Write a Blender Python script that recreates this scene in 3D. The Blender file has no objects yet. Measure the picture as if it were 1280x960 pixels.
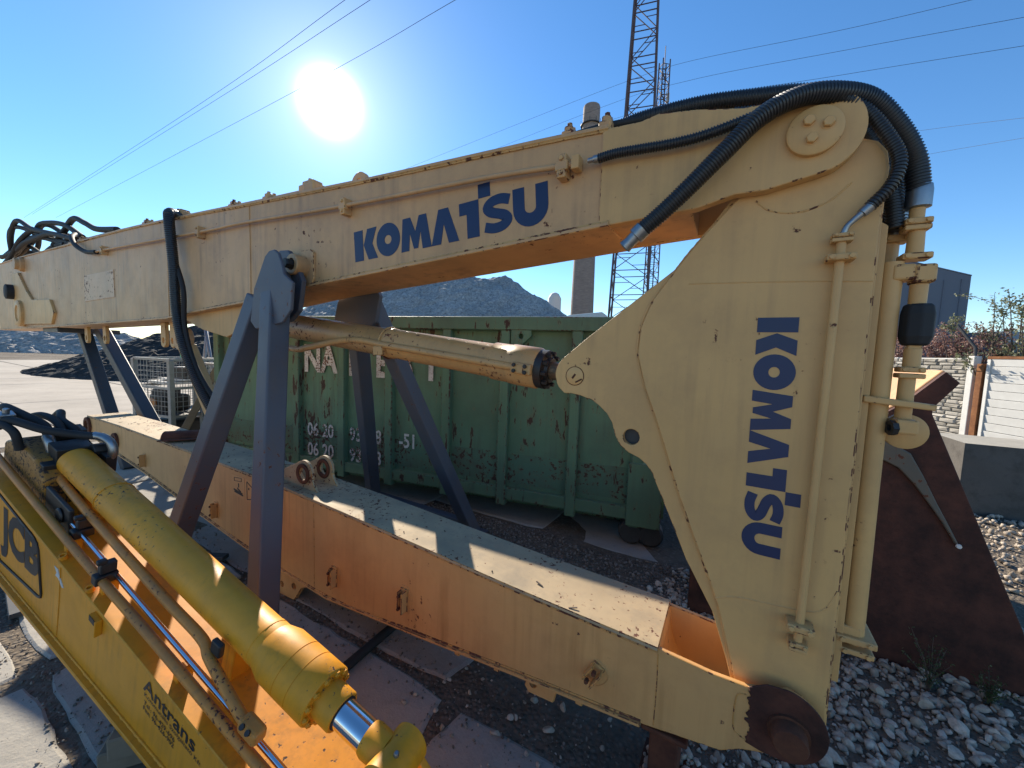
import bpy, bmesh, math, random
import numpy as np
from mathutils import Vector, Matrix, noise
random.seed(7); rng = np.random.default_rng(7)
R_ = math.radians
sc = bpy.context.scene
col = sc.collection

# ---------------------------------------------------------------- camera
cam = bpy.data.cameras.new('camera'); cam_o = bpy.data.objects.new('camera', cam); col.objects.link(cam_o)
cam.sensor_fit = 'HORIZONTAL'; cam.sensor_width = 36; cam.lens = 36 * 481 / 1280
cam.clip_start = 0.02; cam.clip_end = 4000
PIT, ROL = R_(4.64), R_(2.03)
cF = Vector((0, math.cos(PIT), -math.sin(PIT))); cU0 = Vector((0, math.sin(PIT), math.cos(PIT))); cR0 = Vector((1, 0, 0))
cR = cR0 * math.cos(ROL) + cU0 * math.sin(ROL); cU = cU0 * math.cos(ROL) - cR0 * math.sin(ROL)
cm = Matrix((cR, cU, -cF)).transposed().to_4x4(); cm.translation = (0, 0, 1.7)
cam_o.matrix_world = cm
sc.camera = cam_o

# ---------------------------------------------------------------- sky, sun, exposure
SUN = Vector((-0.3712, 0.7868, 0.4700)).normalized()
SUN_EL = math.asin(SUN.z); SUN_AZ = math.atan2(SUN.x, SUN.y)
w = bpy.data.worlds.new('World'); sc.world = w; w.use_nodes = True
nt = w.node_tree; nt.nodes.clear()
sky = nt.nodes.new('ShaderNodeTexSky'); sky.sky_type = 'NISHITA'; sky.sun_disc = False
sky.sun_elevation = SUN_EL; sky.sun_rotation = SUN_AZ
sky.altitude = 100; sky.air_density = 1.0; sky.dust_density = 0.0; sky.ozone_density = 3.5
bg = nt.nodes.new('ShaderNodeBackground'); bg.inputs[1].default_value = 0.13
out = nt.nodes.new('ShaderNodeOutputWorld')
hs_ = nt.nodes.new('ShaderNodeHueSaturation'); hs_.inputs['Saturation'].default_value = 1.18; hs_.inputs['Value'].default_value = 0.79
nt.links.new(sky.outputs[0], hs_.inputs['Color']); nt.links.new(hs_.outputs[0], bg.inputs[0])
# the sun's own glare in the sky: brightness by angle from the sun
tc = nt.nodes.new('ShaderNodeTexCoord')
dot = nt.nodes.new('ShaderNodeVectorMath'); dot.operation = 'DOT_PRODUCT'; dot.inputs[1].default_value = SUN
nrm = nt.nodes.new('ShaderNodeVectorMath'); nrm.operation = 'NORMALIZE'
nt.links.new(tc.outputs['Generated'], nrm.inputs[0]); nt.links.new(nrm.outputs[0], dot.inputs[0])
def wm(op, a, b=None):
    n = nt.nodes.new('ShaderNodeMath'); n.operation = op
    for i, x in enumerate((a, b)):
        if x is None: continue
        if isinstance(x, (int, float)): n.inputs[i].default_value = x
        else: nt.links.new(x, n.inputs[i])
    return n.outputs[0]
ang = wm('ARCCOSINE', wm('MINIMUM', dot.outputs['Value'], 0.9999999))
g1 = wm('MULTIPLY', wm('POWER', 2.71828, wm('MULTIPLY', wm('POWER', wm('DIVIDE', ang, R_(1.8)), 2.0), -1.0)), 6.0)
g2 = wm('MULTIPLY', wm('POWER', 2.71828, wm('DIVIDE', ang, -R_(7.0))), 0.45)
glow = nt.nodes.new('ShaderNodeBackground'); glow.inputs[0].default_value = (1, 0.96, 0.88, 1)
nt.links.new(wm('ADD', g1, g2), glow.inputs[1])
addw = nt.nodes.new('ShaderNodeAddShader')
nt.links.new(bg.outputs[0], addw.inputs[0]); nt.links.new(glow.outputs[0], addw.inputs[1])
nt.links.new(addw.outputs[0], out.inputs[0])

sun = bpy.data.lights.new('sun', 'SUN'); sun.energy = 4.8; sun.angle = R_(0.53); sun.color = (1.0, 0.90, 0.74)
sun_o = bpy.data.objects.new('sun', sun); col.objects.link(sun_o)
sun_o.rotation_euler = SUN.to_track_quat('Z', 'Y').to_euler(); sun_o.location = SUN * 50

sc.view_settings.view_transform = 'Standard'; sc.view_settings.look = 'None'
sc.view_settings.gamma = 1; sc.view_settings.exposure = 1.0
sc.cycles.max_bounces = 6; sc.cycles.diffuse_bounces = 4; sc.cycles.use_denoising = True
sc.cycles.sample_clamp_indirect = 6

# ================================================================ materials
def new_mat(name):
    m = bpy.data.materials.new(name); m.use_nodes = True
    t = m.node_tree; b = t.nodes['Principled BSDF']
    return m, t, b
class NT:
    def __init__(s, t): s.t = t
    def coord(s, scale=(1, 1, 1), kind='Object', rot=(0, 0, 0)):
        c = s.t.nodes.new('ShaderNodeTexCoord'); mp = s.t.nodes.new('ShaderNodeMapping')
        mp.inputs['Scale'].default_value = scale; mp.inputs['Rotation'].default_value = rot
        s.t.links.new(c.outputs[kind], mp.inputs[0]); return mp.outputs[0]
    def noise(s, vec, scale, detail=4, rough=0.55, dist=0.0, col=False):
        n = s.t.nodes.new('ShaderNodeTexNoise'); n.inputs['Scale'].default_value = scale
        n.inputs['Detail'].default_value = detail; n.inputs['Roughness'].default_value = rough; n.inputs['Distortion'].default_value = dist
        s.t.links.new(vec, n.inputs['Vector']); return n.outputs['Color' if col else 'Fac']
    def vor(s, vec, scale, feature='F1', out='Distance'):
        n = s.t.nodes.new('ShaderNodeTexVoronoi'); n.feature = feature; n.inputs['Scale'].default_value = scale
        s.t.links.new(vec, n.inputs['Vector']); return n.outputs[out]
    def ramp(s, fac, stops):
        n = s.t.nodes.new('ShaderNodeValToRGB'); e = n.color_ramp.elements
        while len(e) < len(stops): e.new(0.5)
        for el, (p, c) in zip(e, stops):
            el.position = p; el.color = (c, c, c, 1) if isinstance(c, (int, float)) else (*c, 1)
        s.t.links.new(fac, n.inputs[0]); return n.outputs[0]
    def mix(s, fac, a, b, mode='MIX'):
        n = s.t.nodes.new('ShaderNodeMix'); n.data_type = 'RGBA'; n.blend_type = mode
        for i, x in ((0, fac), (6, a), (7, b)):
            if isinstance(x, (int, float)): n.inputs[i].default_value = x
            elif isinstance(x, tuple): n.inputs[i].default_value = (*x, 1)
            else: s.t.links.new(x, n.inputs[i])
        return n.outputs[2]
    def math(s, op, a, b=0.0):
        n = s.t.nodes.new('ShaderNodeMath'); n.operation = op
        for i, x in enumerate((a, b)):
            if isinstance(x, (int, float)): n.inputs[i].default_value = x
            else: s.t.links.new(x, n.inputs[i])
        return n.outputs[0]
    def bump(s, h, strength, dist=0.01, prev=None):
        n = s.t.nodes.new('ShaderNodeBump'); n.inputs['Strength'].default_value = strength; n.inputs['Distance'].default_value = dist
        s.t.links.new(h, n.inputs['Height'])
        if prev is not None: s.t.links.new(prev, n.inputs['Normal'])
        return n.outputs[0]
    def link(s, a, b): s.t.links.new(a, b)

def paint(name, base, rust=(0.07, 0.025, 0.014), chip=0.70, var=0.12, dirt=0.35, rough=0.5, dirtcol=(0.16, 0.10, 0.055), streak=0.5, scale=1.0, spec=0.4, stretch=1.0):
    """weathered paint: faded patches, run-down dirt, chips down to rust"""
    m, t, b = new_mat(name); n = NT(t); c = n.coord()
    big = n.noise(c, 1.1 * scale, 4); mid = n.noise(c, 6 * scale, 5, 0.6)
    lo = tuple(x * (1 - var) for x in base); hi = tuple(min(1, x * (1 + var * 0.7)) for x in base)
    colr = n.mix(n.ramp(big, [(0.3, 0.0), (0.7, 1.0)]), lo, hi)
    colr = n.mix(n.ramp(mid, [(0.35, 0.0), (0.75, 0.22)]), colr, tuple(x * 0.86 + 0.05 for x in base))
    sv = n.coord((9 * scale, 9 * scale, 0.5 * scale)); st = n.noise(sv, 2.2, 5, 0.6)
    dm = n.math('MULTIPLY', n.ramp(st, [(0.47, 0.0), (0.76, 1.0)]), n.ramp(n.noise(c, 2.3 * scale, 3), [(0.36, 0.0), (0.72, streak)]))
    colr = n.mix(dm, colr, dirtcol)
    grime = n.ramp(n.noise(c, 3.1 * scale, 8, 0.7), [(0.46, 0.0), (0.82, dirt)])
    colr = n.mix(grime, colr, dirtcol)
    # chips and scratches
    c1 = n.noise(n.coord((1, 1, 1 / stretch)), 26 * scale, 6, 0.62); cl = n.ramp(n.noise(c, 2.0 * scale, 3), [(0.42, 0.0), (0.68, 0.14)])
    cm1 = n.ramp(n.math('ADD', c1, cl), [(chip, 0.0), (chip + 0.025, 1.0)])
    sc1 = n.noise(n.coord((60 * scale, 60 * scale, 5 * scale), rot=(0.5, 0.6, 0.2)), 1.0, 3, 0.5)
    sm = n.math('MULTIPLY', n.ramp(sc1, [(chip + 0.02, 0.0), (chip + 0.04, 1.0)]), n.ramp(n.noise(c, 3.3 * scale, 2), [(0.5, 0.0), (0.6, 1.0)]))
    chips = n.math('MAXIMUM', cm1, sm)
    rustc = n.mix(n.noise(c, 60, 3), rust, tuple(min(1, x * 2.1) for x in rust))
    halo = n.ramp(n.math('ADD', c1, cl), [(chip - 0.045, 0.0), (chip + 0.01, 0.35)])
    colr = n.mix(halo, colr, tuple(0.5 * x + 0.5 * y for x, y in zip(base, (0.30, 0.13, 0.05))))
    colr = n.mix(chips, colr, rustc)
    n.link(colr, b.inputs['Base Color'])
    rg = n.math('ADD', n.math('MULTIPLY', mid, 0.25), rough - 0.12)
    n.link(n.math('MAXIMUM', rg, n.math('MULTIPLY', chips, 0.85)), b.inputs['Roughness'])
    b.inputs['Specular IOR Level'].default_value = spec
    bp = n.bump(n.noise(c, 3.0 * scale, 2), 0.25, 0.012)
    bp = n.bump(chips, 0.5, -0.0012, bp)
    bp = n.bump(n.noise(c, 160, 2), 0.06, 0.002, bp)
    n.link(bp, b.inputs['Normal'])
    return m

def rusty(name, a=(0.055, 0.020, 0.014), b2=(0.16, 0.06, 0.03), scale=1.0, rough=0.8, metallic=0.0):
    m, t, b = new_mat(name); n = NT(t); c = n.coord()
    f = n.noise(c, 5 * scale, 9, 0.7); f2 = n.noise(c, 34 * scale, 5, 0.65)
    k = n.mix(n.ramp(f, [(0.36, 0.0), (0.72, 1.0)]), a, b2)
    k = n.mix(n.ramp(f2, [(0.55, 0.0), (0.75, 0.5)]), k, tuple(x * 0.45 for x in a))
    n.link(k, b.inputs['Base Color']); b.inputs['Roughness'].default_value = rough; b.inputs['Metallic'].default_value = metallic
    b.inputs['Specular IOR Level'].default_value = 0.25
    n.link(n.bump(f2, 0.4, 0.004), b.inputs['Normal']); return m

def plain(name, base, rough=0.5, metallic=0.0, var=0.15, scale=20, bump=0.15, spec=0.5):
    m, t, b = new_mat(name); n = NT(t); c = n.coord()
    f = n.noise(c, scale, 5, 0.6)
    n.link(n.mix(f, tuple(x * (1 - var) for x in base), tuple(min(1, x * (1 + var)) for x in base)), b.inputs['Base Color'])
    n.link(n.math('ADD', n.math('MULTIPLY', f, 0.2), rough - 0.1), b.inputs['Roughness'])
    b.inputs['Metallic'].default_value = metallic; b.inputs['Specular IOR Level'].default_value = spec
    if bump: n.link(n.bump(f, bump, 0.003), b.inputs['Normal'])
    return m

M = {}
CREAM = (0.64, 0.365, 0.135)
M['cream'] = paint('cream_paint', CREAM, chip=0.745, dirt=0.42, var=0.16, streak=0.7, dirtcol=(0.26, 0.15, 0.075))
M['cream_old'] = paint('cream_paint_streaked', (0.60, 0.34, 0.15), var=0.16, chip=0.745, dirt=0.55, streak=0.95, dirtcol=(0.23, 0.135, 0.08))
M['cream_edge'] = paint('cream_paint_chipped', CREAM, chip=0.60, dirt=0.6)
M['nameplate'] = paint('scraped_nameplate_paint', (0.66, 0.42, 0.24), chip=0.645, dirt=0.3)
M['cyl'] = paint('cream_paint_scratched', (0.56, 0.31, 0.115), chip=0.67, dirt=0.5, scale=1.6, rough=0.38)
M['orange'] = paint('faded_orange_paint', (0.60, 0.325, 0.12), chip=0.73, dirt=0.48, streak=0.85, dirtcol=(0.28, 0.13, 0.04))
M['orange_top'] = paint('dusty_orange_paint', (0.42, 0.31, 0.18), var=0.25, chip=0.675, dirt=0.9, dirtcol=(0.20, 0.165, 0.12), rough=0.75, scale=1.5)
M['orange_edge'] = paint('orange_paint_chipped', (0.58, 0.28, 0.07), chip=0.56, dirt=0.7)
M['jcb'] = paint('yellow_paint', (0.76, 0.295, 0.010), rust=(0.05, 0.03, 0.02), chip=0.75, dirt=0.30, streak=0.8, dirtcol=(0.25, 0.11, 0.02), rough=0.52, scale=1.7)
M['jcb_cyl'] = paint('yellow_cylinder_paint', (0.74, 0.295, 0.008), rust=(0.04, 0.025, 0.02), chip=0.715, dirt=0.38, dirtcol=(0.22, 0.11, 0.02), rough=0.50, scale=2.4)
M['jcb_pipe'] = paint('orange_yellow_pipe_paint', (0.60, 0.215, 0.03), chip=0.72, dirt=0.6, rough=0.45, scale=2.2)
M['prop'] = paint('dark_grey_prop_paint', (0.042, 0.046, 0.055), chip=0.74, dirt=0.4, dirtcol=(0.08, 0.06, 0.05))
M['greasy'] = paint('greasy_dirty_yellow_paint', (0.34, 0.15, 0.02), rust=(0.03, 0.02, 0.015), chip=0.58, dirt=0.95, dirtcol=(0.05, 0.035, 0.02), rough=0.5, scale=2.5)
M['steelblue'] = paint('grey_blue_paint', (0.078, 0.088, 0.115), chip=0.745, dirt=0.45, dirtcol=(0.12, 0.09, 0.07), rough=0.5)
M['green'] = paint('scratched_green_paint', (0.105, 0.20, 0.118), rust=(0.040, 0.024, 0.017), chip=0.665, stretch=3.5, scale=0.7, dirt=0.6, streak=0.9, dirtcol=(0.075, 0.085, 0.06), rough=0.6, var=0.30)
M['green_edge'] = paint('worn_green_paint', (0.085, 0.17, 0.105), rust=(0.045, 0.026, 0.018), chip=0.61, dirt=0.7, dirtcol=(0.09, 0.06, 0.04), rough=0.6)
M['rust'] = rusty('dark_rust'); M['rust_red'] = rusty('red_brown_rust', (0.030, 0.013, 0.011), (0.115, 0.040, 0.026), 1.1, 0.62)
M['rust_bright'] = rusty('orange_rust', (0.14, 0.05, 0.02), (0.30, 0.13, 0.05))
M['blue_ink'] = plain('blue_decal', (0.005, 0.018, 0.072), 0.42, var=0.25, scale=9, bump=0.05)
M['black_ink'] = plain('black_decal', (0.018, 0.014, 0.014), 0.5, bump=0)
M['white_ink'] = paint('worn_white_stencil', (0.62, 0.60, 0.55), rust=(0.10, 0.05, 0.03), chip=0.60, dirt=0.5, dirtcol=(0.2, 0.2, 0.17), scale=2)
M['rubber'] = plain('black_rubber', (0.015, 0.015, 0.016), 0.72, var=0.4, scale=40, bump=0.1)
M['hose'] = plain('ribbed_black_hose', (0.020, 0.021, 0.024), 0.38, var=0.3, scale=60, bump=0.05, spec=0.6)
M['steel'] = plain('grey_steel', (0.30, 0.31, 0.32), 0.38, 0.9, var=0.3, scale=30)
M['chrome'] = plain('chromed_rod', (0.78, 0.78, 0.80), 0.10, 1.0, var=0.03, bump=0)
M['dark'] = plain('black_oily_iron_and_hole_shade', (0.02, 0.017, 0.016), 0.5, var=0.5)
M['darksteel'] = plain('dark_steel_and_hole_shade', (0.05, 0.05, 0.052), 0.6, 0.3, var=0.4)
M['galv'] = plain('galvanised_wire', (0.30, 0.30, 0.30), 0.5, 0.6, var=0.3)
M['wood'] = plain('old_timber', (0.17, 0.13, 0.09), 0.85, var=0.4, scale=12)
M['sticker'] = plain('faded_sticker', (0.58, 0.32, 0.12), 0.5, var=0.1)
M['white'] = plain('white_paint', (0.58, 0.57, 0.54), 0.6, var=0.14, scale=5)
M['offwhite'] = plain('chalky_white', (0.62, 0.60, 0.56), 0.7, var=0.2, scale=8)
M['wire'] = plain('overhead_wire', (0.03, 0.03, 0.035), 0.6, bump=0)
M['lattice'] = plain('red_brown_lattice', (0.085, 0.055, 0.055), 0.7, var=0.4, scale=0.8, bump=0)
M['barn'] = plain('grey_cladding', (0.14, 0.15, 0.18), 0.7, var=0.04, scale=1.5)
M['greenplastic'] = plain('green_plastic', (0.01, 0.42, 0.22), 0.35)
M['tyre'] = plain('tyre_rubber', (0.025, 0.025, 0.025), 0.8, var=0.4)

def brick_far(name):
    m, t, b = new_mat(name); n = NT(t); c = n.coord((1, 1, 1))
    f = n.noise(c, 0.6, 6, 0.7); g = n.noise(n.coord((0.8, 0.8, 6)), 1.0, 4)
    k = n.mix(f, (0.22, 0.17, 0.14), (0.34, 0.27, 0.23)); k = n.mix(n.ramp(g, [(0.4, 0), (0.7, 0.5)]), k, (0.12, 0.09, 0.08))
    n.link(k, b.inputs['Base Color']); b.inputs['Roughness'].default_value = 0.9; return m
M['chimney'] = brick_far('chimney_brick')

def concrete(name, base, dark=0.5, scale=1.0):
    m, t, b = new_mat(name); n = NT(t); c = n.coord(kind='Object')
    g = t.nodes.new('ShaderNodeNewGeometry'); mp = t.nodes.new('ShaderNodeMapping'); t.links.new(g.outputs['Position'], mp.inputs[0]); c = mp.outputs[0]
    big = n.noise(c, 0.8 * scale, 6, 0.6); mid = n.noise(c, 5 * scale, 7, 0.7); fin = n.noise(c, 70 * scale, 4, 0.7)
    k = n.mix(n.ramp(big, [(0.3, 0.0), (0.72, 1.0)]), tuple(x * 0.78 for x in base), tuple(min(1, x * 1.12) for x in base))
    k = n.mix(n.ramp(mid, [(0.50, 0.0), (0.80, dark)]), k, tuple(x * 0.42 for x in base))
    k = n.mix(n.ramp(fin, [(0.56, 0.0), (0.72, 0.45)]), k, tuple(x * 0.5 for x in base))
    pit = n.vor(c, 55 * scale); pm = n.ramp(pit, [(0.10, 1.0), (0.20, 0.0)])
    pm = n.math('MULTIPLY', pm, n.ramp(n.noise(c, 7, 3), [(0.62, 0.0), (0.72, 0.5)]))
    k = n.mix(pm, k, tuple(x * 0.25 for x in base))
    n.link(k, b.inputs['Base Color']); b.inputs['Roughness'].default_value = 0.9; b.inputs['Specular IOR Level'].default_value = 0.2
    bp = n.bump(mid, 0.5, 0.02); bp = n.bump(fin, 0.4, 0.006, bp); bp = n.bump(pm, 0.8, -0.008, bp)
    n.link(bp, b.inputs['Normal']); return m
M['concrete'] = concrete('worn_concrete', (0.36, 0.335, 0.295), 0.55)
M['concrete_far'] = concrete('dusty_concrete', (0.40, 0.35, 0.29), 0.35, 0.7)
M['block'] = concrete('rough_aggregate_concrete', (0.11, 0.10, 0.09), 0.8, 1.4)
M['block_top'] = concrete('painted_sunlit_concrete', (0.42, 0.38, 0.31), 0.3)  # sunlight put into the colour of the block's top face

def soil(name):
    m, t, b = new_mat(name); n = NT(t)
    g = t.nodes.new('ShaderNodeNewGeometry'); mp = t.nodes.new('ShaderNodeMapping'); t.links.new(g.outputs['Position'], mp.inputs[0]); c = mp.outputs[0]
    big = n.noise(c, 0.5, 5); mid = n.noise(c, 9, 7, 0.7); v = n.vor(c, 38); vc = n.vor(c, 38, out='Color')
    k = n.mix(n.ramp(big, [(0.35, 0.0), (0.65, 1.0)]), (0.105, 0.082, 0.060), (0.19, 0.155, 0.12))
    peb = n.mix(vc, (0.09, 0.075, 0.06), (0.28, 0.24, 0.195))
    k = n.mix(n.ramp(v, [(0.25, 0.55), (0.5, 0.0)]), k, peb)
    k = n.mix(n.ramp(mid, [(0.45, 0.0), (0.75, 0.6)]), k, (0.04, 0.033, 0.024))
    n.link(k, b.inputs['Base Color']); b.inputs['Roughness'].default_value = 0.95; b.inputs['Specular IOR Level'].default_value = 0.15
    bp = n.bump(n.ramp(v, [(0.0, 1.0), (0.6, 0.0)]), 0.8, 0.012); n.link(n.bump(mid, 0.7, 0.02, bp), b.inputs['Normal']); return m
M['soil'] = soil('dark_gritty_soil')

def stone_mat(name, lo, hi):
    m, t, b = new_mat(name); n = NT(t)
    g = t.nodes.new('ShaderNodeNewGeometry'); r = g.outputs['Random Per Island']
    oi = t.nodes.new('ShaderNodeObjectInfo')
    rr = n.math('FRACT', n.math('ADD', r, oi.outputs['Random']))
    k = n.ramp(rr, [(0.0, lo), (0.35, tuple(0.6 * a + 0.4 * c for a, c in zip(lo, hi))), (0.75, tuple(0.25 * a + 0.75 * c for a, c in zip(lo, hi))), (1.0, hi)])
    mp = t.nodes.new('ShaderNodeMapping'); t.links.new(g.outputs['Position'], mp.inputs[0])
    f = n.noise(mp.outputs[0], 60, 4, 0.7)
    k = n.mix(n.ramp(f, [(0.4, 0.0), (0.75, 0.5)]), k, tuple(x * 0.5 for x in lo))
    n.link(k, b.inputs['Base Color']); b.inputs['Roughness'].default_value = 0.85; b.inputs['Specular IOR Level'].default_value = 0.3
    n.link(n.bump(f, 0.4, 0.006), b.inputs['Normal']); return m
M['stones'] = stone_mat('pale_limestone_rubble', (0.27, 0.215, 0.16), (0.54, 0.46, 0.375))
M['grit'] = stone_mat('dark_gravel', (0.085, 0.07, 0.055), (0.30, 0.265, 0.225))
M['wallstone'] = stone_mat('pale_wall_stone', (0.28, 0.255, 0.215), (0.46, 0.425, 0.37))

def pile_mat(name, lo, hi, sc_=5):
    m, t, b = new_mat(name); n = NT(t); c = n.coord()
    v = n.vor(c, sc_, out='Color'); f = n.noise(c, sc_ * 1.7, 8, 0.75); big = n.noise(c, 0.25, 4)
    k = n.mix(n.ramp(f, [(0.40, 0.0), (0.62, 1.0)]), lo, hi); k = n.mix(0.35, k, n.mix(v, lo, hi))
    k = n.mix(n.ramp(big, [(0.4, 0.0), (0.7, 0.45)]), k, lo)
    n.link(k, b.inputs['Base Color']); b.inputs['Roughness'].default_value = 0.9
    n.link(n.bump(f, 1.0, 0.25), b.inputs['Normal']); return m
M['pile'] = pile_mat('grey_crushed_stone', (0.19, 0.19, 0.19), (0.74, 0.73, 0.70), 5)
M['pile_pale'] = pile_mat('pale_crushed_stone', (0.20, 0.19, 0.18), (0.70, 0.66, 0.60), 3)
M['pile_dark'] = pile_mat('dark_slag', (0.012, 0.012, 0.013), (0.07, 0.068, 0.065), 5)

def leafm(name, a, c2):
    m, t, b = new_mat(name); n = NT(t)
    g = t.nodes.new('ShaderNodeNewGeometry')
    k = n.ramp(g.outputs['Random Per Island'], [(0.0, a), (1.0, c2)])
    n.link(k, b.inputs['Base Color']); b.inputs['Roughness'].default_value = 0.5
    tr = t.nodes.new('ShaderNodeBsdfTranslucent'); t.links.new(k, tr.inputs[0])
    ad = t.nodes.new('ShaderNodeMixShader'); ad.inputs[0].default_value = 0.4
    o = t.nodes['Material Output']; t.links.new(b.outputs[0], ad.inputs[1]); t.links.new(tr.outputs[0], ad.inputs[2]); t.links.new(ad.outputs[0], o.inputs[0])
    return m
M['leaf_green'] = leafm('green_leaves', (0.06, 0.08, 0.03), (0.30, 0.30, 0.18))
M['leaf_red'] = leafm('russet_leaves', (0.12, 0.05, 0.045), (0.36, 0.22, 0.18))
M['leaf_weed'] = leafm('weed_leaves', (0.035, 0.06, 0.018), (0.09, 0.12, 0.04))
M['twig'] = plain('twig_bark', (0.09, 0.065, 0.05), 0.9, bump=0)

# ================================================================ mesh helpers
class MB:
    def __init__(s): s.v = []; s.f = []; s.mi = []; s.sm = []
    def add(s, vs, fs, mi=0, smooth=False):
        o = len(s.v); s.v += [tuple(p) for p in vs]
        for f in fs: s.f.append(tuple(i + o for i in f)); s.mi.append(mi); s.sm.append(smooth)
        return s
    def box(s, c, size, rot=None, mi=0):
        hx, hy, hz = (x / 2 for x in size); c = Vector(c)
        vs = []
        for x, y, z in ((-1,-1,-1),(1,-1,-1),(1,1,-1),(-1,1,-1),(-1,-1,1),(1,-1,1),(1,1,1),(-1,1,1)):
            p = Vector((x * hx, y * hy, z * hz)); vs.append(c + (rot @ p if rot is not None else p))
        return s.add(vs, [(0,3,2,1),(4,5,6,7),(0,1,5,4),(1,2,6,5),(2,3,7,6),(3,0,4,7)], mi)
    def bar(s, p, q, wx, wz, up=(0, 0, 1), mi=0):
        p = Vector(p); q = Vector(q); d = (q - p); L = d.length; d.normalize()
        upv = Vector(up); sx = d.cross(upv)
        if sx.length < 1e-4: sx = d.cross(Vector((1, 0, 0)))
        sx.normalize(); uz = sx.cross(d)
        return s.box((p + q) / 2, (wx, L, wz), Matrix((sx, d, uz)).transposed(), mi)
    def prism(s, poly, n0, n1, holes=(), mi=0, axes='xzy'):
        """polygon in (x,z), extruded along y from n0 to n1"""
        bm = bmesh.new(); loops = [list(poly)] + [list(h) for h in holes]
        for lp in loops:
            vv = [bm.verts.new((x, 0, z)) for x, z in lp]
            for i in range(len(vv)): bm.edges.new((vv[i], vv[(i + 1) % len(vv)]))
        bm.verts.index_update()
        if holes:
            bmesh.ops.triangle_fill(bm, edges=bm.edges[:], use_beauty=True, use_dissolve=False)
            tris = [tuple(v.index for v in f.verts) for f in bm.faces]
        else:
            tris = [tuple(range(len(poly)))]
        pts = [(v.co.x, v.co.z) for v in bm.verts]; bm.free()
        N = len(pts)
        vs = [(x, n0, z) for x, z in pts] + [(x, n1, z) for x, z in pts]
        fs = []
        for t in tris:
            fs.append(t); fs.append(tuple(i + N for i in reversed(t)))
        k = 0
        for lp in loops:
            m_ = len(lp)
            for i in range(m_):
                a, b = k + i, k + (i + 1) % m_
                fs.append((a, b, b + N, a + N))
            k += m_
        return s.add(vs, fs, mi)
    def tube(s, pts, r, seg=12, caps=True, mi=0, smooth=True, up=None):
        pts = [Vector(p) for p in pts]; n = len(pts)
        rs = r if isinstance(r, (list, tuple)) else [r] * n
        t0 = (pts[1] - pts[0]).normalized()
        a = t0.cross(Vector((0, 0, 1)))
        if a.length < 1e-3: a = t0.cross(Vector((0, 1, 0)))
        a.normalize(); vs = []; fs = []
        for i, p in enumerate(pts):
            t = (pts[min(i + 1, n - 1)] - pts[max(i - 1, 0)])
            if t.length < 1e-9: t = t0.copy()
            t.normalize()
            a = (a - t * a.dot(t))
            if a.length < 1e-6: a = t.orthogonal()
            a.normalize(); b = t.cross(a)
            for k in range(seg):
                an = 2 * math.pi * k / seg
                vs.append(p + (a * math.cos(an) + b * math.sin(an)) * rs[i])
        for i in range(n - 1):
            for k in range(seg):
                k2 = (k + 1) % seg
                fs.append((i * seg + k, i * seg + k2, (i + 1) * seg + k2, (i + 1) * seg + k))
        s.add(vs, fs, mi, smooth)
        if caps:
            o = len(s.v) - len(vs)
            for idx in (list(reversed(range(seg))), [(n - 1) * seg + k for k in range(seg)]):
                s.f.append(tuple(o + i for i in idx)); s.mi.append(mi); s.sm.append(False)
        return s
    def lathe(s, p0, axis, prof, seg=24, mi=0, smooth=True):
        """profile of (distance along axis, radius)"""
        ax = Vector(axis).normalized(); a = ax.orthogonal().normalized(); b = ax.cross(a); p0 = Vector(p0)
        vs = []; fs = []
        for t, r in prof:
            for k in range(seg):
                an = 2 * math.pi * k / seg
                vs.append(p0 + ax * t + (a * math.cos(an) + b * math.sin(an)) * max(r, 1e-5))
        for i in range(len(prof) - 1):
            for k in range(seg):
                k2 = (k + 1) % seg
                fs.append((i * seg + k, i * seg + k2, (i + 1) * seg + k2, (i + 1) * seg + k))
        fs.append(tuple(reversed(range(seg)))); fs.append(tuple((len(prof) - 1) * seg + k for k in range(seg)))
        return s.add(vs, fs, mi, smooth)
    def build(s, name, mats, parent=None, bev=0, segs=2, kind=None, edge=None, angle=35):
        me = bpy.data.meshes.new(name)
        me.from_pydata(s.v, [], s.f); me.validate()
        if not isinstance(mats, (list, tuple)): mats = [mats]
        mats = [M[x] if isinstance(x, str) else x for x in mats]
        for x in mats: me.materials.append(x)
        if len(me.polygons) == len(s.f):
            me.polygons.foreach_set('material_index', s.mi); me.polygons.foreach_set('use_smooth', s.sm)
        o = bpy.data.objects.new(name, me); col.objects.link(o)
        bm = bmesh.new(); bm.from_mesh(me); bmesh.ops.recalc_face_normals(bm, faces=bm.faces[:])
        if any(s.sm):
            for e in bm.edges:
                if len(e.link_faces) == 2 and e.calc_face_angle(0) > R_(40): e.smooth = False
        bm.to_mesh(me); bm.free()
        if bev:
            md = o.modifiers.new('bevel', 'BEVEL'); md.width = bev; md.segments = segs; md.limit_method = 'ANGLE'; md.angle_limit = R_(angle); md.use_clamp_overlap = True
            if edge is not None:
                me.materials.append(M[edge]); md.material = len(me.materials) - 1
        if parent is not None: o.parent = parent
        if kind: o['kind'] = kind
        return o
def empty(name, label=None, cat=None, group=None, mat=None, loc=None):
    o = bpy.data.objects.new(name, None); col.objects.link(o); o.empty_display_size = 0.2
    if mat is not None: o.matrix_world = mat
    if loc is not None: o.location = loc
    tag(o, label, cat, group); return o
def tag(o, label=None, cat=None, group=None, kind=None):
    if label: o['label'] = label
    if cat: o['category'] = cat
    if group: o['group'] = group
    if kind: o['kind'] = kind
    return o
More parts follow.
